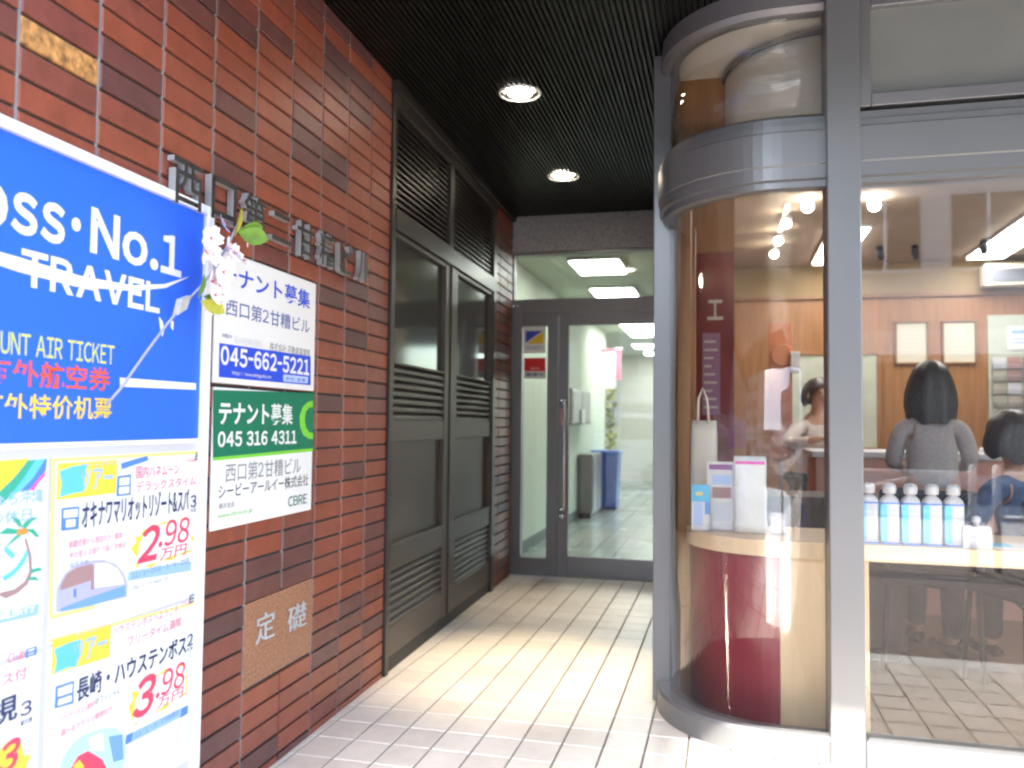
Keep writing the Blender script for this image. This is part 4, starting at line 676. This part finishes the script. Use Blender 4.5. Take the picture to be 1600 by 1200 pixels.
def stand(name, lab, x0, x1, y, z1, lean, parts):
    t = thing(name, lab, 'leaflet stand', ((x0 + x1) / 2, y, ZC))
    def q(x, f, dy=0): return (x, y + lean * f + dy, ZC + .004 + (z1 - ZC) * f)
    for nm, m, a, b, f0, f1, o in parts:
        g = MB(); xa = x0 + (x1 - x0) * a; xb = x0 + (x1 - x0) * b; d = -.0012 * o
        g.mesh([q(xa, f0, d), q(xb, f0, d), q(xb, f1, d), q(xa, f1, d), q(xa, f0, d + .0011), q(xb, f0, d + .0011), q(xb, f1, d + .0011), q(xa, f1, d + .0011)], [(0, 1, 2, 3), (7, 6, 5, 4), (0, 4, 5, 1), (1, 5, 6, 2), (2, 6, 7, 3), (3, 7, 4, 0)]); g.build(nm, m, t)
    g = MB(); g.box(x0, x1, y - .03, y + .05, ZC, ZC + .0035); g.box(x0, x1, y - .03, y - .027, ZC + .0035, ZC + .035); g.build('holder', 'acrylic_clear', t); return t
stand('leaflet_stand', 'blue-topped leaflet in a clear stand at the curved end of the counter', -.135, -.062, 3.52, .905, .035, (('sheet', 'paper', 0, 1, 0, 1, 0), ('printed_block', 'ink_cyan', 0, 1, .62, 1, 1), ('printed_block', 'ink_pool', .72, 1, .35, .62, 1), ('printed_block', 'ink_lemon', .2, .6, .76, .84, 2), ('picture', 'ink_paleblue', .1, .6, .1, .6, 1)))
stand('leaflet_stand', 'white leaflet with purple heading in a stand beside the plastic bag', -.075, .035, 3.56, 1.0, .05, (('sheet', 'paper', 0, 1, 0, 1, 0), ('heading_block', 'ink_purple', .08, .95, .88, .96, 1), ('picture', 'ink_taupe', .2, .9, .46, .62, 1), ('printed_block', 'ink_paleblue', .2, .9, .66, .80, 1), ('printed_block', 'ink_paleprint', .2, .9, .12, .4, 1)))
stand('leaflet_stand', 'small clear stand with a tan card right of the plastic bag', .175, .235, 3.52, .80, .03, (('sheet', 'ink_tan', .1, .9, 0, .75, 0), ('pane', 'acrylic_clear', 0, 1, 0, 1, 1)))
def bag(name, lab, cat, x0, x1, y, d, z1, m, taper=0, tie=None):
    t = thing(name, lab, cat, ((x0 + x1) / 2, y, ZC)); g = MB(); cx = (x0 + x1) / 2; hw = (x1 - x0) / 2; n = 24; rows = 9; vs = []
    for i in range(rows + 1):
        f = i / rows; z = ZC + .002 + (z1 - ZC) * f; pin = 1
        for k in range(n):
            a = 2 * math.pi * k / n; c, s = math.cos(a), math.sin(a); q = (abs(c) ** 3 + abs(s) ** 3) ** (-1 / 3)
            wob = 1 + .035 * math.sin(5 * a + i * 1.7) + .03 * math.sin(i * 2.3 + k)
            dd = d * (1 - .85 * f ** 2) * wob; ww = hw * (1 - taper * f) * (1 + .02 * math.sin(i * 1.9 + 2 * a))
            vs.append((cx + ww * c * q, y + dd * s * q, z))
    g.mesh(vs, [(i * n + k, i * n + (k + 1) % n, (i + 1) * n + (k + 1) % n, (i + 1) * n + k) for i in range(rows) for k in range(n)], True); g.mesh(vs, [list(range(n - 1, -1, -1)), list(range(rows * n, rows * n + n))]); g.build('body', m, t); return t
t = bag('tote_bag', 'cream canvas tote bag standing at the left end of the counter', 'bag', -.150, -.028, 3.69, .045, 1.175, 'canvas', .12)
g = MB(); g.tube([(-.115, 3.675, 1.165), (-.112, 3.67, 1.27), (-.095, 3.67, 1.315), (-.075, 3.67, 1.27), (-.068, 3.675, 1.165)], .006, 8); g.build('handle', 'canvas', t)
t = bag('plastic_bag', 'white plastic bag with a pink line, filled with printed sheets, on the counter', 'bag', .03, .165, 3.54, .05, 1.03, 'bag_plastic', .05)
g = MB(); g.box(.04, .155, 3.522, 3.526, 1.000, 1.012); g.build('pink_line', 'ink_pinkbright', t)

# ---------------------------------------------------------------- shop furnishings
for x0, lab in ((1.393, 'left of the two framed certificates on the wooden wall'), (1.757, 'right of the two framed certificates on the wooden wall')):
    t = thing('picture_frame', lab, 'picture frame', (x0 + .13, 7.59, 1.69), 'framed certificates on the wooden wall')
    g = MB(); g.box(x0, x0 + .262, 7.57, 7.599, 1.685, 1.70, .003); g.box(x0, x0 + .262, 7.57, 7.599, 2.035, 2.05, .003); g.box(x0, x0 + .015, 7.57, 7.599, 1.70, 2.035, .003); g.box(x0 + .247, x0 + .262, 7.57, 7.599, 1.70, 2.035, .003); g.build('frame', 'dark_wood', t)
    g = MB(); g.box(x0 + .015, x0 + .247, 7.585, 7.5985, 1.70, 2.035); g.build('certificate', mat('certificate_paper', (.62, .58, .46), .7), t)
    g = MB()
    for k in range(8): g.box(x0 + .05, x0 + .21 - random.uniform(0, .05), 7.5835, 7.5845, 1.74 + k * .034, 1.745 + k * .034)
    g.build('print', 'ink_paleprint', t)
t = thing('serving_hatch', 'pale framed hatch low in the wooden back wall behind the staff', 'hatch', (.87, 7.58, .97))
g = MB(); g.box(.48, 1.26, 7.575, 7.599, .97, 1.775); g.build('panel', mat('hatch_panel', (.50, .54, .44), .5, var=.08), t)
g = MB(); g.box(.46, .49, 7.56, 7.598, .95, 1.80, .003); g.box(1.25, 1.28, 7.56, 7.598, .95, 1.80, .003); g.box(.49, 1.25, 7.56, 7.598, 1.77, 1.80, .003); g.box(.49, 1.25, 7.56, 7.598, .95, .98, .003); g.build('frame', 'wood', t)
t = thing('magazine_rack', 'wall rack of colourful magazines under a pale glass panel', 'rack', (2.55, 7.55, 1.18))
g = MB(); g.box(2.10, 3.1, 7.565, 7.599, 1.2, 2.085); g.build('back', mat('rack_back', (.50, .55, .47), .3, var=.1), t)
cols = ['racka', 'rackb', 'rackc', 'rackd', 'racka', 'rackb', 'taupe', 'paleprint']
for r in range(5):
    z = 1.22 + r * .105
    g = MB(); g.box(2.11, 3.09, 7.50, 7.506, z, z + .04); g.box(2.11, 3.09, 7.5, 7.565, z - .006, z); g.build('shelf', 'acrylic_clear', t)
    for k in range(9):
        g = MB(); g.box(2.12 + k * .107, 2.12 + k * .107 + .098, 7.52, 7.524, z, z + .095); g.build('magazine', 'ink_' + random.choice(cols), t)
t = thing('display_board', 'orange display board with a round orange sign on the shop wall', 'board', (.42, 6.7, 0))
g = MB(); g.box(.33, .50, 6.7, 6.72, .9, 1.95, .003); g.build('board', mat('orange_board', (.48, .15, .05), .6, var=.1), t)
g = MB(); g.lathe([(.085, 0), (.085, .012), (.08, .014)], n=24); g.v = [(.43 + x, 6.699 - z, 1.70 + y) for x, y, z in g.v]; g.build('round_sign', 'ink_orange', t)
g = MB(); g.box(.485, .55, 6.62, 6.69, 1.56, 1.72, .004); g.build('small_case', 'white_plastic', t)
g = MB(); g.box(.39, .44, 6.71, 6.74, 0, .9); g.build('post', 'dark_wood', t)
t = thing('air_conditioner', 'grey air conditioner high on the back wall under the long lamp', 'air conditioner', (2.5, 7.5, 2.32))
g = MB(); g.box(2.04, 2.95, 7.42, 7.565, 2.31, 2.49, .01); g.build('case', 'beige_panel', t); g = MB(); g.box(2.09, 2.9, 7.412, 7.42, 2.335, 2.445, .003); g.build('grille', mat('vent_grey', (.16, .17, .20), .5), t)
for x0, x1, y0, y1, lab in ((.72, .97, 6.1, 7.36, 'long ceiling lamp partly hidden by the grey mullion'), (1.90, 2.16, 5.3, 7.36, 'long bright ceiling lamp at the right edge of the shop')):
    t = thing('shop_lamp', lab, 'ceiling lamp', ((x0 + x1) / 2, (y0 + y1) / 2, 2.55), 'long ceiling lamps of the shop')
    g = MB(); g.box(x0 - .015, x1 + .015, y0 - .015, y1 + .015, 2.53, 2.5495, .004); g.build('housing', 'white_paint', t)
    g = MB(); g.box(x0, x1, y0, y1, 2.515, 2.5295, .004); g.build('diffuser', 'lamp_panel', t)
t = thing('track_light', 'warm three-head track light on the shop ceiling behind the curved glass', 'track light', (.38, 6.1, 2.5))
g = MB(); g.box(.365, .395, 5.4, 6.9, 2.53, 2.549); g.build('track', 'white_paint', t)
for x, y in ((.396, 5.652), (.379, 6.169), (.375, 6.644)):
    g = MB(); g.tube([(x, y, 2.53), (x, y, 2.505)], .006, 8); g.tube([(x + .012, y + .012, 2.52), (x - .008, y - .03, 2.475)], [.022, .032], 14); h = g.build('lamp_head', 'white_paint', t)
    g = MB(); g.ball((x - .010, y - .034, 2.472), (.030, .030, .030), 14, 8); g.build('bulb', 'bulb', h)
for x, y, lab in ((.49, 5.295, 'glowing globe pendant seen through the curved glass'), (.876, 5.347, 'glowing globe pendant seen just right of the grey mullion')):
    t = thing('globe_lamp', lab, 'pendant lamp', (x, y, 2.55), 'globe pendants of the shop')
    g = MB(); g.tube([(x, y, 2.549), (x, y, 2.53)], .004, 8); g.lathe([(.03, 2.535), (.034, 2.549)], (x, y), 16); g.build('fitting', 'white_paint', t)
    g = MB(); g.ball((x, y, 2.497), .036, 18, 12); g.build('globe', 'globe_glow', t)
for x, y, lab in ((1.161, 6.85, 'black spotlight nearest the mullion, hanging before the back wall'), (1.411, 6.856, 'black spotlight above the framed certificates'), (1.857, 6.76, 'black spotlight in front of the long bright lamp')):
    t = thing('spotlight', lab, 'spotlight', (x, y, 2.55), 'unlit black spotlights in the shop')
    g = MB(); g.tube([(x, y, 2.549), (x, y, 2.50)], .006, 8); g.build('stem', 'black', t); g = MB(); g.tube([(x - .01, y - .03, 2.535), (x, y, 2.50), (x + .015, y + .04, 2.46)], [.022, .03, .024], 12); g.build('head', 'black', t)
t = thing('reception_desk', 'salmon fronted reception desk with white top in the shop', 'desk', (1.6, 5.9, 0))
g = MB(); g.box(.56, 2.7, 5.62, 6.2, 0, .96, .004); g.build('body', 'salmon', t); g = MB(); g.box(.53, 2.74, 5.58, 6.24, .96, 1.0, .006); g.build('top', 'ink_paleprint', t)
t = thing('open_book', 'open white book lying on the salmon desk right of the standing woman', 'book', (1.66, 5.75, 1.0))
g = MB(); g.mesh([(1.56, 5.66, 1.0), (1.66, 5.66, 1.004), (1.76, 5.66, 1.0), (1.56, 5.84, 1.0), (1.66, 5.84, 1.004), (1.76, 5.84, 1.0), (1.56, 5.66, 1.016), (1.61, 5.66, 1.024), (1.66, 5.66, 1.014), (1.71, 5.66, 1.024), (1.76, 5.66, 1.016), (1.56, 5.84, 1.03), (1.61, 5.84, 1.04), (1.66, 5.84, 1.03), (1.71, 5.84, 1.04), (1.76, 5.84, 1.03)],
    [(6, 7, 12, 11), (7, 8, 13, 12), (8, 9, 14, 13), (9, 10, 15, 14), (0, 1, 8, 7, 6), (1, 2, 10, 9, 8), (0, 6, 11, 3), (2, 5, 15, 10), (3, 11, 12, 13, 4), (4, 13, 14, 15, 5), (0, 3, 4, 1), (1, 4, 5, 2)], False); g.build('pages', 'paper', t)
t = thing('notice', 'pale notice sheet stuck above the magazine rack', 'notice', (2.4, 7.55, 1.8))
g = MB(); g.box(2.24, 2.52, 7.555, 7.564, 1.80, 1.99); g.build('sheet', 'paper', t); g = MB(); g.box(2.27, 2.48, 7.553, 7.5545, 1.93, 1.96); g.box(2.27, 2.44, 7.553, 7.5545, 1.88, 1.89); g.box(2.27, 2.47, 7.553, 7.5545, 1.85, 1.86); g.build('print', 'ink_skyprint', t)
t = thing('low_cabinet', 'dark brown low cabinet behind the curved glass', 'cabinet', (.5, 4.6, 0))
g = MB(); g.box(.12, .86, 4.45, 4.85, .06, .80, .006); g.build('body', 'dark_brown', t); g = MB(); g.box(.15, .83, 4.48, 4.82, 0, .06); g.build('plinth', 'black', t)
g = MB(); g.box(.14, .48, 4.44, 4.449, .10, .76, .003); g.box(.50, .84, 4.44, 4.449, .10, .76, .003); g.build('door', 'dark_brown', t)
def chair(x, y, rz, lab):
    t = thing('chair', lab, 'chair', (0, 0, 0), 'dark shop chairs')
    g = MB(); g.box(-.23, .23, -.22, .22, .42, .48, .02); g.build('seat', 'navy_fabric', t)
    g = MB(); g.box(-.22, .22, .19, .23, .50, .86, .018); g.build('backrest', 'navy_fabric', t)
    for sx in (-1, 1):
        for sy in (-1, 1):
            g = MB(); g.tube([(sx * .19, sy * .18, .42), (sx * .21, sy * .21, 0)], .013, 8); g.build('leg', 'black', t)
        g = MB(); g.tube([(sx * .17, .2, .44), (sx * .17, .215, .60)], .010, 8); g.build('back_support', 'black', t)
    t.location = (x, y, 0); t.rotation_euler = (0, 0, rz); return t
chair(1.33, 4.15, R(200), 'dark navy shop chair on which the person in denim sits'); chair(.98, 4.45, R(165), 'dark navy shop chair behind the bottles')

# ---------------------------------------------------------------- people
def skin(name, pts, edges, material, parent, root=0, sub=2):
    """one continuous body surface grown round connected joints: pts = {name: (x, y, z, rx, ry)}"""
    keys = list(pts); me = bpy.data.meshes.new(name); me.from_pydata([pts[k][:3] for k in keys], [(keys.index(a), keys.index(b)) for a, b in edges], [])
    o = bpy.data.objects.new(name, me); C.objects.link(o); md = o.modifiers.new('Skin', 'SKIN'); md.use_smooth_shade = True
    if not me.skin_vertices: pass
    for k, d in zip(keys, me.skin_vertices[0].data): d.radius = (pts[k][3], pts[k][4] if len(pts[k]) > 4 else pts[k][3])
    me.skin_vertices[0].data[root].use_root = True
    sb = o.modifiers.new('Subsurf', 'SUBSURF'); sb.levels = sub; sb.render_levels = sub
    dg = bpy.context.evaluated_depsgraph_get(); dg.update(); nm = bpy.data.meshes.new_from_object(o.evaluated_get(dg))
    bpy.data.objects.remove(o); nm.name = name; nm.materials.clear(); nm.materials.append(MATS[material])
    for p in nm.polygons: p.use_smooth = True
    q = bpy.data.objects.new(name, nm); C.objects.link(q); q.parent = parent; ORG[q.name] = ORG[parent.name]; return q
def hand(P, E, side, wrist, d, pal, sc=1.):
    """palm and five fingers leaving the wrist in direction d, palm facing pal"""
    W = Vector(wrist); d = Vector(d).normalized(); pal = (Vector(pal) - d * Vector(pal).dot(d)).normalized(); s = d.cross(pal) * (1 if side == 'r' else -1)
    pm = W + d * .045; P['palm' + side] = (*pm, .024, .014); E.append(('wrist' + side, 'palm' + side))
    for k, (off, L) in enumerate(((-.027, .062), (-.009, .074), (.009, .070), (.026, .056))):
        a = pm + d * .040 + s * off; b = a + (d + pal * .25).normalized() * L * .5; c = b + (d + pal * .9).normalized() * L * .5
        n = '%s%d' % (side, k); P['k' + n] = (*a, .0085); P['m' + n] = (*b, .008); P['t' + n] = (*c, .0065); E += [('palm' + side, 'k' + n), ('k' + n, 'm' + n), ('m' + n, 't' + n)]
    a = pm - s * .032 - d * .005; b = a + (d * .8 - s * .7 + pal * .3).normalized() * .03; P['h' + side] = (*a, .010); P['g' + side] = (*(b + d * .02), .008); E += [('palm' + side, 'h' + side), ('h' + side, 'g' + side)]
def person(lab, loc, rz, pose, top, bottom, hairlen, seated=False, skirt=False, tall=1.58, group=None):
    t = thing('person', lab, 'person', (0, 0, 0), group); H = tall; h = .47 * H if not seated else .46
    u = H / 1.58
    hip, ch, sh = h + .06, h + .30 * u, h + .44 * u; P, E = {}, []
    ln = pose.get('lean', 0.); hd = pose.get('head', (0, 0))
    P['pelvis'] = (0, 0, hip, .135, .10); P['waist'] = (0, -ln * .3, hip + .16 * u, .115, .085); P['chest'] = (0, -ln * .7, ch, .135, .095); P['neckbase'] = (0, -ln, sh, .07, .06); P['neck'] = (hd[0] * .3, -ln - .01 + hd[1] * .3, sh + .075 * u, .040, .042)
    hx, hy = hd[0], -ln - .015 + hd[1]; hz = sh + .17 * u
    P['jaw'] = (hx * .8, hy - .02, hz - .005, .052, .058); P['face'] = (hx, hy, hz + .05 * u, .074, .086); P['crown'] = (hx, hy + .01, hz + .11 * u, .060, .072)
    P['nose'] = (hx, hy - .105, hz + .03 * u, .012, .012)
    E += [('pelvis', 'waist'), ('waist', 'chest'), ('chest', 'neckbase'), ('neckbase', 'neck'), ('neck', 'jaw'), ('jaw', 'face'), ('face', 'crown'), ('face', 'nose')]
    for s, sg in (('l', -1), ('r', 1)):
        P['sho' + s] = (sg * .150 * u, -ln, sh - .035, .046, .046); el, wr = pose['arm_' + s]; P['elb' + s] = (*el, .040, .040); P['wrist' + s] = (*wr, .026, .024)
        E += [('neckbase', 'sho' + s), ('sho' + s, 'elb' + s), ('elb' + s, 'wrist' + s)]
        d = Vector(wr) - Vector(el); hand(P, E, s, wr, d, pose.get('palm_' + s, (-sg, 0, -.3)))
        kn, an = pose['leg_' + s] if 'leg_' + s in pose else ((sg * .09, -.01, h * .53), (sg * .09, .01, .08))
        P['hipj' + s] = (sg * .085, -.01, h, .085, .085); P['knee' + s] = (*kn, .056, .056); P['ank' + s] = (*an, .036, .036); P['toe' + s] = (an[0], an[1] - .14, .035, .036, .028)
        E += [('pelvis', 'hipj' + s), ('hipj' + s, 'knee' + s), ('knee' + s, 'ank' + s), ('ank' + s, 'toe' + s)]
    skin('body', P, E, 'skin', t)
    for s in (-1, 1):
        g = MB(); g.ball((hx + s * .031, hy - .083, hz + .058 * u), (.012, .008, .007)); g.build('eye', 'black', t)
        g = MB(); g.ball((hx + s * .078, hy + .005, hz + .04 * u), (.010, .018, .026)); g.build('ear', 'skin', t)
    g = MB(); g.ball((hx, hy - .083, hz - .012), (.022, .010, .006)); g.build('mouth', mat('lips', (.40, .14, .13), .5), t)
    # clothes follow the body a little outside it
    Q = {k: P[k][:3] + tuple(r + .016 for r in P[k][3:]) for k in ('pelvis', 'waist', 'chest', 'neckbase')}; Q['neckbase'] = P['neckbase'][:3] + (.080, .070); nb, nk = Vector(P['neckbase'][:3]), Vector(P['neck'][:3]); Q['collar'] = (*nb.lerp(nk, .55), .058, .058); F = [('pelvis', 'waist'), ('waist', 'chest'), ('chest', 'neckbase'), ('neckbase', 'collar')]; px, py, pz, pr, pq = Q['pelvis']; Q['pelvis'] = (px, py, pz - .03, pr, pq)
    for s in 'lr':
        Q['sho' + s] = P['sho' + s][:3] + (.058, .058); Q['elb' + s] = P['elb' + s][:3] + (.047, .047); a, b = Vector(P['elb' + s][:3]), Vector(P['wrist' + s][:3]); c = a.lerp(b, pose.get('sleeve', .85)); Q['cuff' + s] = (*c, .036, .036)
        F += [('neckbase', 'sho' + s), ('sho' + s, 'elb' + s), ('elb' + s, 'cuff' + s)]
    skin('shirt', Q, F, top, t)
    Q = {k: P[k][:3] + tuple(r + .014 for r in P[k][3:]) for k in P if k in ('pelvis', 'hipjl', 'hipjr', 'kneel', 'kneer', 'ankl', 'ankr')}
    skin('tights' if skirt else 'trousers', Q, [('pelvis', 'hipjl'), ('hipjl', 'kneel'), ('kneel', 'ankl'), ('pelvis', 'hipjr'), ('hipjr', 'kneer'), ('kneer', 'ankr')], 'navy_fabric' if skirt else bottom, t)
    if skirt:
        g = MB(); g.lathe([(.155, hip + .02), (.175, hip - .10), (.20, hip - .30), (.225, hip - .48), (.21, hip - .48)], (0, 0), 28, sy=.78); g.build('skirt', bottom, t)
    for s in 'lr':
        a = P['ank' + s]; g = MB(); g.ball((a[0], a[1] - .06, .035), (.048, .135, .036), 14, 8); g.build('shoe', 'black', t)
    # hair: a cap over the skull and, when long, a curtain down the back with an uneven hem
    g = MB(); n, m = 60, 14; vs = []; cz = hz + .055 * u; bot = cz - hairlen
    for i in range(m + 1):
        f = i / m
        for k in range(n):
            a = 2 * math.pi * k / n; front = max(0, -math.sin(a)); th = f * math.pi * (.52 - .17 * front ** 1.5)
            r = 1 + .02 * math.sin(9 * a + 3) + .012 * math.sin(23 * a + 2 * f)
            if f < .75 or front > .25: x, y, z = .103 * math.sin(th) * math.cos(a) * r, .116 * math.sin(th) * math.sin(a) * r, .118 * u * math.cos(th)
            else:
                e = (f - .75) / .25; th = .75 * math.pi * .52; x, y, z = (.100 + .035 * math.sin(e * 2.4) * min(1, hairlen / .2)) * math.cos(a) * r, (.106 + .01 * e) * math.sin(a) * r, .118 * u * math.cos(th) - e * (hairlen + .012 * math.sin(7 * a) - .03 * math.cos(a) ** 2)
            vs.append((hx + x, hy + .008 + y, cz + z))
    g.mesh(vs, [(i * n + k, i * n + (k + 1) % n, (i + 1) * n + (k + 1) % n, (i + 1) * n + k) for i in range(m) for k in range(n)], True); g.build('hair', 'hair', t)
    t.location = loc; t.rotation_euler = (0, 0, rz); return t
# rz = 0 faces the street (-y)
person('woman with long dark hair in a grey top, standing with her back to the street', (1.085, 4.92, 0), R(176), dict(arm_l=((-.195, -.02, .97), (-.13, -.22, .93)), arm_r=((.195, -.02, .97), (.13, -.22, .93)), lean=.02), 'shirt_grey', 'skirt_dark', .27, skirt=True, tall=1.58)
person('staff person with short dark hair in a pale blouse behind the salmon desk', (.62, 6.55, 0), R(25), dict(arm_l=((-.25, -.10, 1.02), (-.16, -.34, 1.06)), arm_r=((.23, -.12, 1.02), (.12, -.36, 1.06)), lean=.05, head=(.01, -.02), palm_l=(0, 0, -1), palm_r=(0, 0, -1)), 'shirt_white', 'skirt_dark', .13, tall=1.57)
person('dark-haired person in a blue denim jacket seated at the right edge of the shop window', (1.32, 4.17, .03), R(200), dict(arm_l=((-.22, -.10, .66), (-.12, -.36, .60)), arm_r=((.22, -.10, .66), (.12, -.36, .60)), leg_l=((-.10, -.42, .47), (-.10, -.42, .08)), leg_r=((.10, -.42, .47), (.10, -.42, .08)), lean=.06, head=(0, -.05), palm_l=(0, 0, -1), palm_r=(0, 0, -1)), 'denim', 'navy_fabric', .17, seated=True, tall=1.52)

# ================================================================ street behind the viewer (mirrored in the glass)
def guardrail(x0, lab):
    t = thing('guard_rail', lab, 'guard rail', (x0 + 1, -1.3, -.01), 'white guard rail panels along the kerb'); y = -1.3
    for x in (x0 + .04, x0 + 1.96):
        g = MB(); g.tube([(x, y, -.012), (x, y, .84)], .030, 12); g.ball((x, y, .84), (.030, .030, .014)); g.build('post', 'white_paint', t)
    for z in (.78, .42):
        g = MB(); g.tube([(x0 + .04, y, z), (x0 + 1.96, y, z)], .021, 10); g.build('rail', 'white_paint', t)
    for sg in (1, -1):
        g = MB(); g.tube([(x0 + 1 + .9 * (k / 10 - 1), y + sg * .012, .60 + sg * .17 * math.cos(math.pi * k / 20)) for k in range(21)], .015, 8); g.build('curved_bar', 'white_paint', t)
names = ['first', 'second', 'third', 'fourth', 'fifth']
for k in range(5): guardrail(-4.2 + 2.1 * k, 'white guard rail panel with crossing bars, %s from the left, mirrored in the glass' % names[k])
t = thing('parked_car', 'white parked hatchback across the road, mirrored in the glass entrance door', 'car', (-2.3, -4.4, -.12))
CXO = -4.0
def carp(x, z): return (CXO + x, z - .12)
side = [(0, .30), (.03, .62), (.10, .86), (.62, .95), (1.05, 1.40), (1.30, 1.47), (2.55, 1.48), (3.00, 1.36), (3.32, .98), (3.40, .60), (3.38, .30), (3.0, .24), (.4, .24)]
g = MB(); g.prism([carp(*p) for p in side], -5.12, -3.68, 'y'); o = g.build('body', mat('car_white', (.78, .78, .77), .2, coat=.6), t); bv = o.modifiers.new('Bevel', 'BEVEL'); bv.width = .06; bv.segments = 3
for pts in ([(.82, .96), (1.13, 1.36), (1.78, 1.39), (1.78, .97)], [(1.86, .97), (1.86, 1.39), (2.52, 1.39), (2.95, 1.27), (3.12, .99)]):
    for y0, y1 in ((-3.685, -3.672), (-5.128, -5.115)):
        g = MB(); g.prism([carp(*p) for p in pts], y0, y1, 'y'); g.build('side_window', 'window_dark', t)
for x in (.72, 2.72):
    for y0, y1 in ((-3.86, -3.66), (-5.14, -4.94)):
        g = MB(); g.tube([(CXO + x, y0, .155), (CXO + x, y1, .155)], .275, 24); w_ = g.build('wheel', 'black', t)
        g = MB(); g.tube([(CXO + x, y0 - .006, .155), (CXO + x, y1 + .006, .155)], .17, 20); g.build('rim', 'grey_metal', w_)
for y in (-3.95, -4.85):
    g = MB(); g.ball((CXO + .05, y, .58), (.05, .12, .07)); g.build('headlight', 'white_plastic', t); g = MB(); g.ball((CXO + 3.37, y, .68), (.04, .06, .12)); g.build('tail_light', 'ink_red', t)
def house(name, lab, x0, x1, y1, z1, m, floors, cols, awn=None):
    t = thing(name, lab, 'building', ((x0 + x1) / 2, y1 - 3, 0)); g = MB(); g.box(x0, x1, y1 - 7, y1, -.13, z1, .03); g.build('wall', m, t)
    g = MB(); g.box(x0 + .2, x1 - .2, y1 - 6.8, y1 - .2, z1, z1 + .4); g.build('roof', 'concrete', t)
    fh = (z1 - 3.6) / floors; cw = (x1 - x0) / cols
    for f in range(floors):
        for c in range(cols):
            a, b, z = x0 + c * cw + cw * .15, x0 + (c + 1) * cw - cw * .15, 3.6 + f * fh + fh * .28
            g = MB(); g.box(a, b, y1 - .05, y1 + .02, z, z + fh * .52); w_ = g.build('window', 'window_dark', t)
            g = MB(); g.box(a - .05, b + .05, y1 + .0, y1 + .07, z - .07, z - .002); g.box((a + b) / 2 - .03, (a + b) / 2 + .03, y1 + .02, y1 + .045, z, z + fh * .52); g.build('frame', 'white_paint', w_)
    g = MB(); g.box(x0 + .4, x1 - .4, y1 - .05, y1 + .02, .2, 2.5); g.build('shop_window', 'window_dark', t)
    g = MB(); g.box(x0 + .2, x1 - .2, y1 + .0, y1 + .5, 2.6, 3.1, .02); g.build('canopy', awn or 'white_paint', t)
house('apartment_building', 'tall beige building across the street, mirrored in the glass', -18, -6.0, -12.4, 27, 'facade_beige', 8, 5)
house('shop_building', 'low grey building across the street, mirrored in the shop glass', 0.3, 6.2, -12.4, 9.5, 'facade_grey', 2, 3)
house('corner_building', 'pale building across the street to the right, mirrored in the shop glass', 6.6, 15, -12.4, 13, 'facade_beige', 3, 3)
house('distant_building', 'distant low building at the end of the side street, mirrored in the curved glass', -14, 6, -45, 9.5, 'facade_beige', 2, 6)
# the building over the porch
t = thing('office_building', 'upper storeys of the building above the slatted porch ceiling', 'building', (0, 8, CZ))
g = MB(); g.box(-1.9, 9, 1.48, 17.5, CZ + .051, 24); g.build('wall', 'facade_grey', t)
g = MB(); g.box(-1.43, 9, 1.44, 1.479, CZ - .03, CZ + .5, .004); g.build('fascia', 'dark_metal', t)
for f in range(6):
    for c in range(3):
        g = MB(); g.box(-.8 + c * 3.2, 1.6 + c * 3.2, 1.46, 1.55, 4.4 + f * 3.2, 6.0 + f * 3.2); g.build('window', 'window_dark', t)
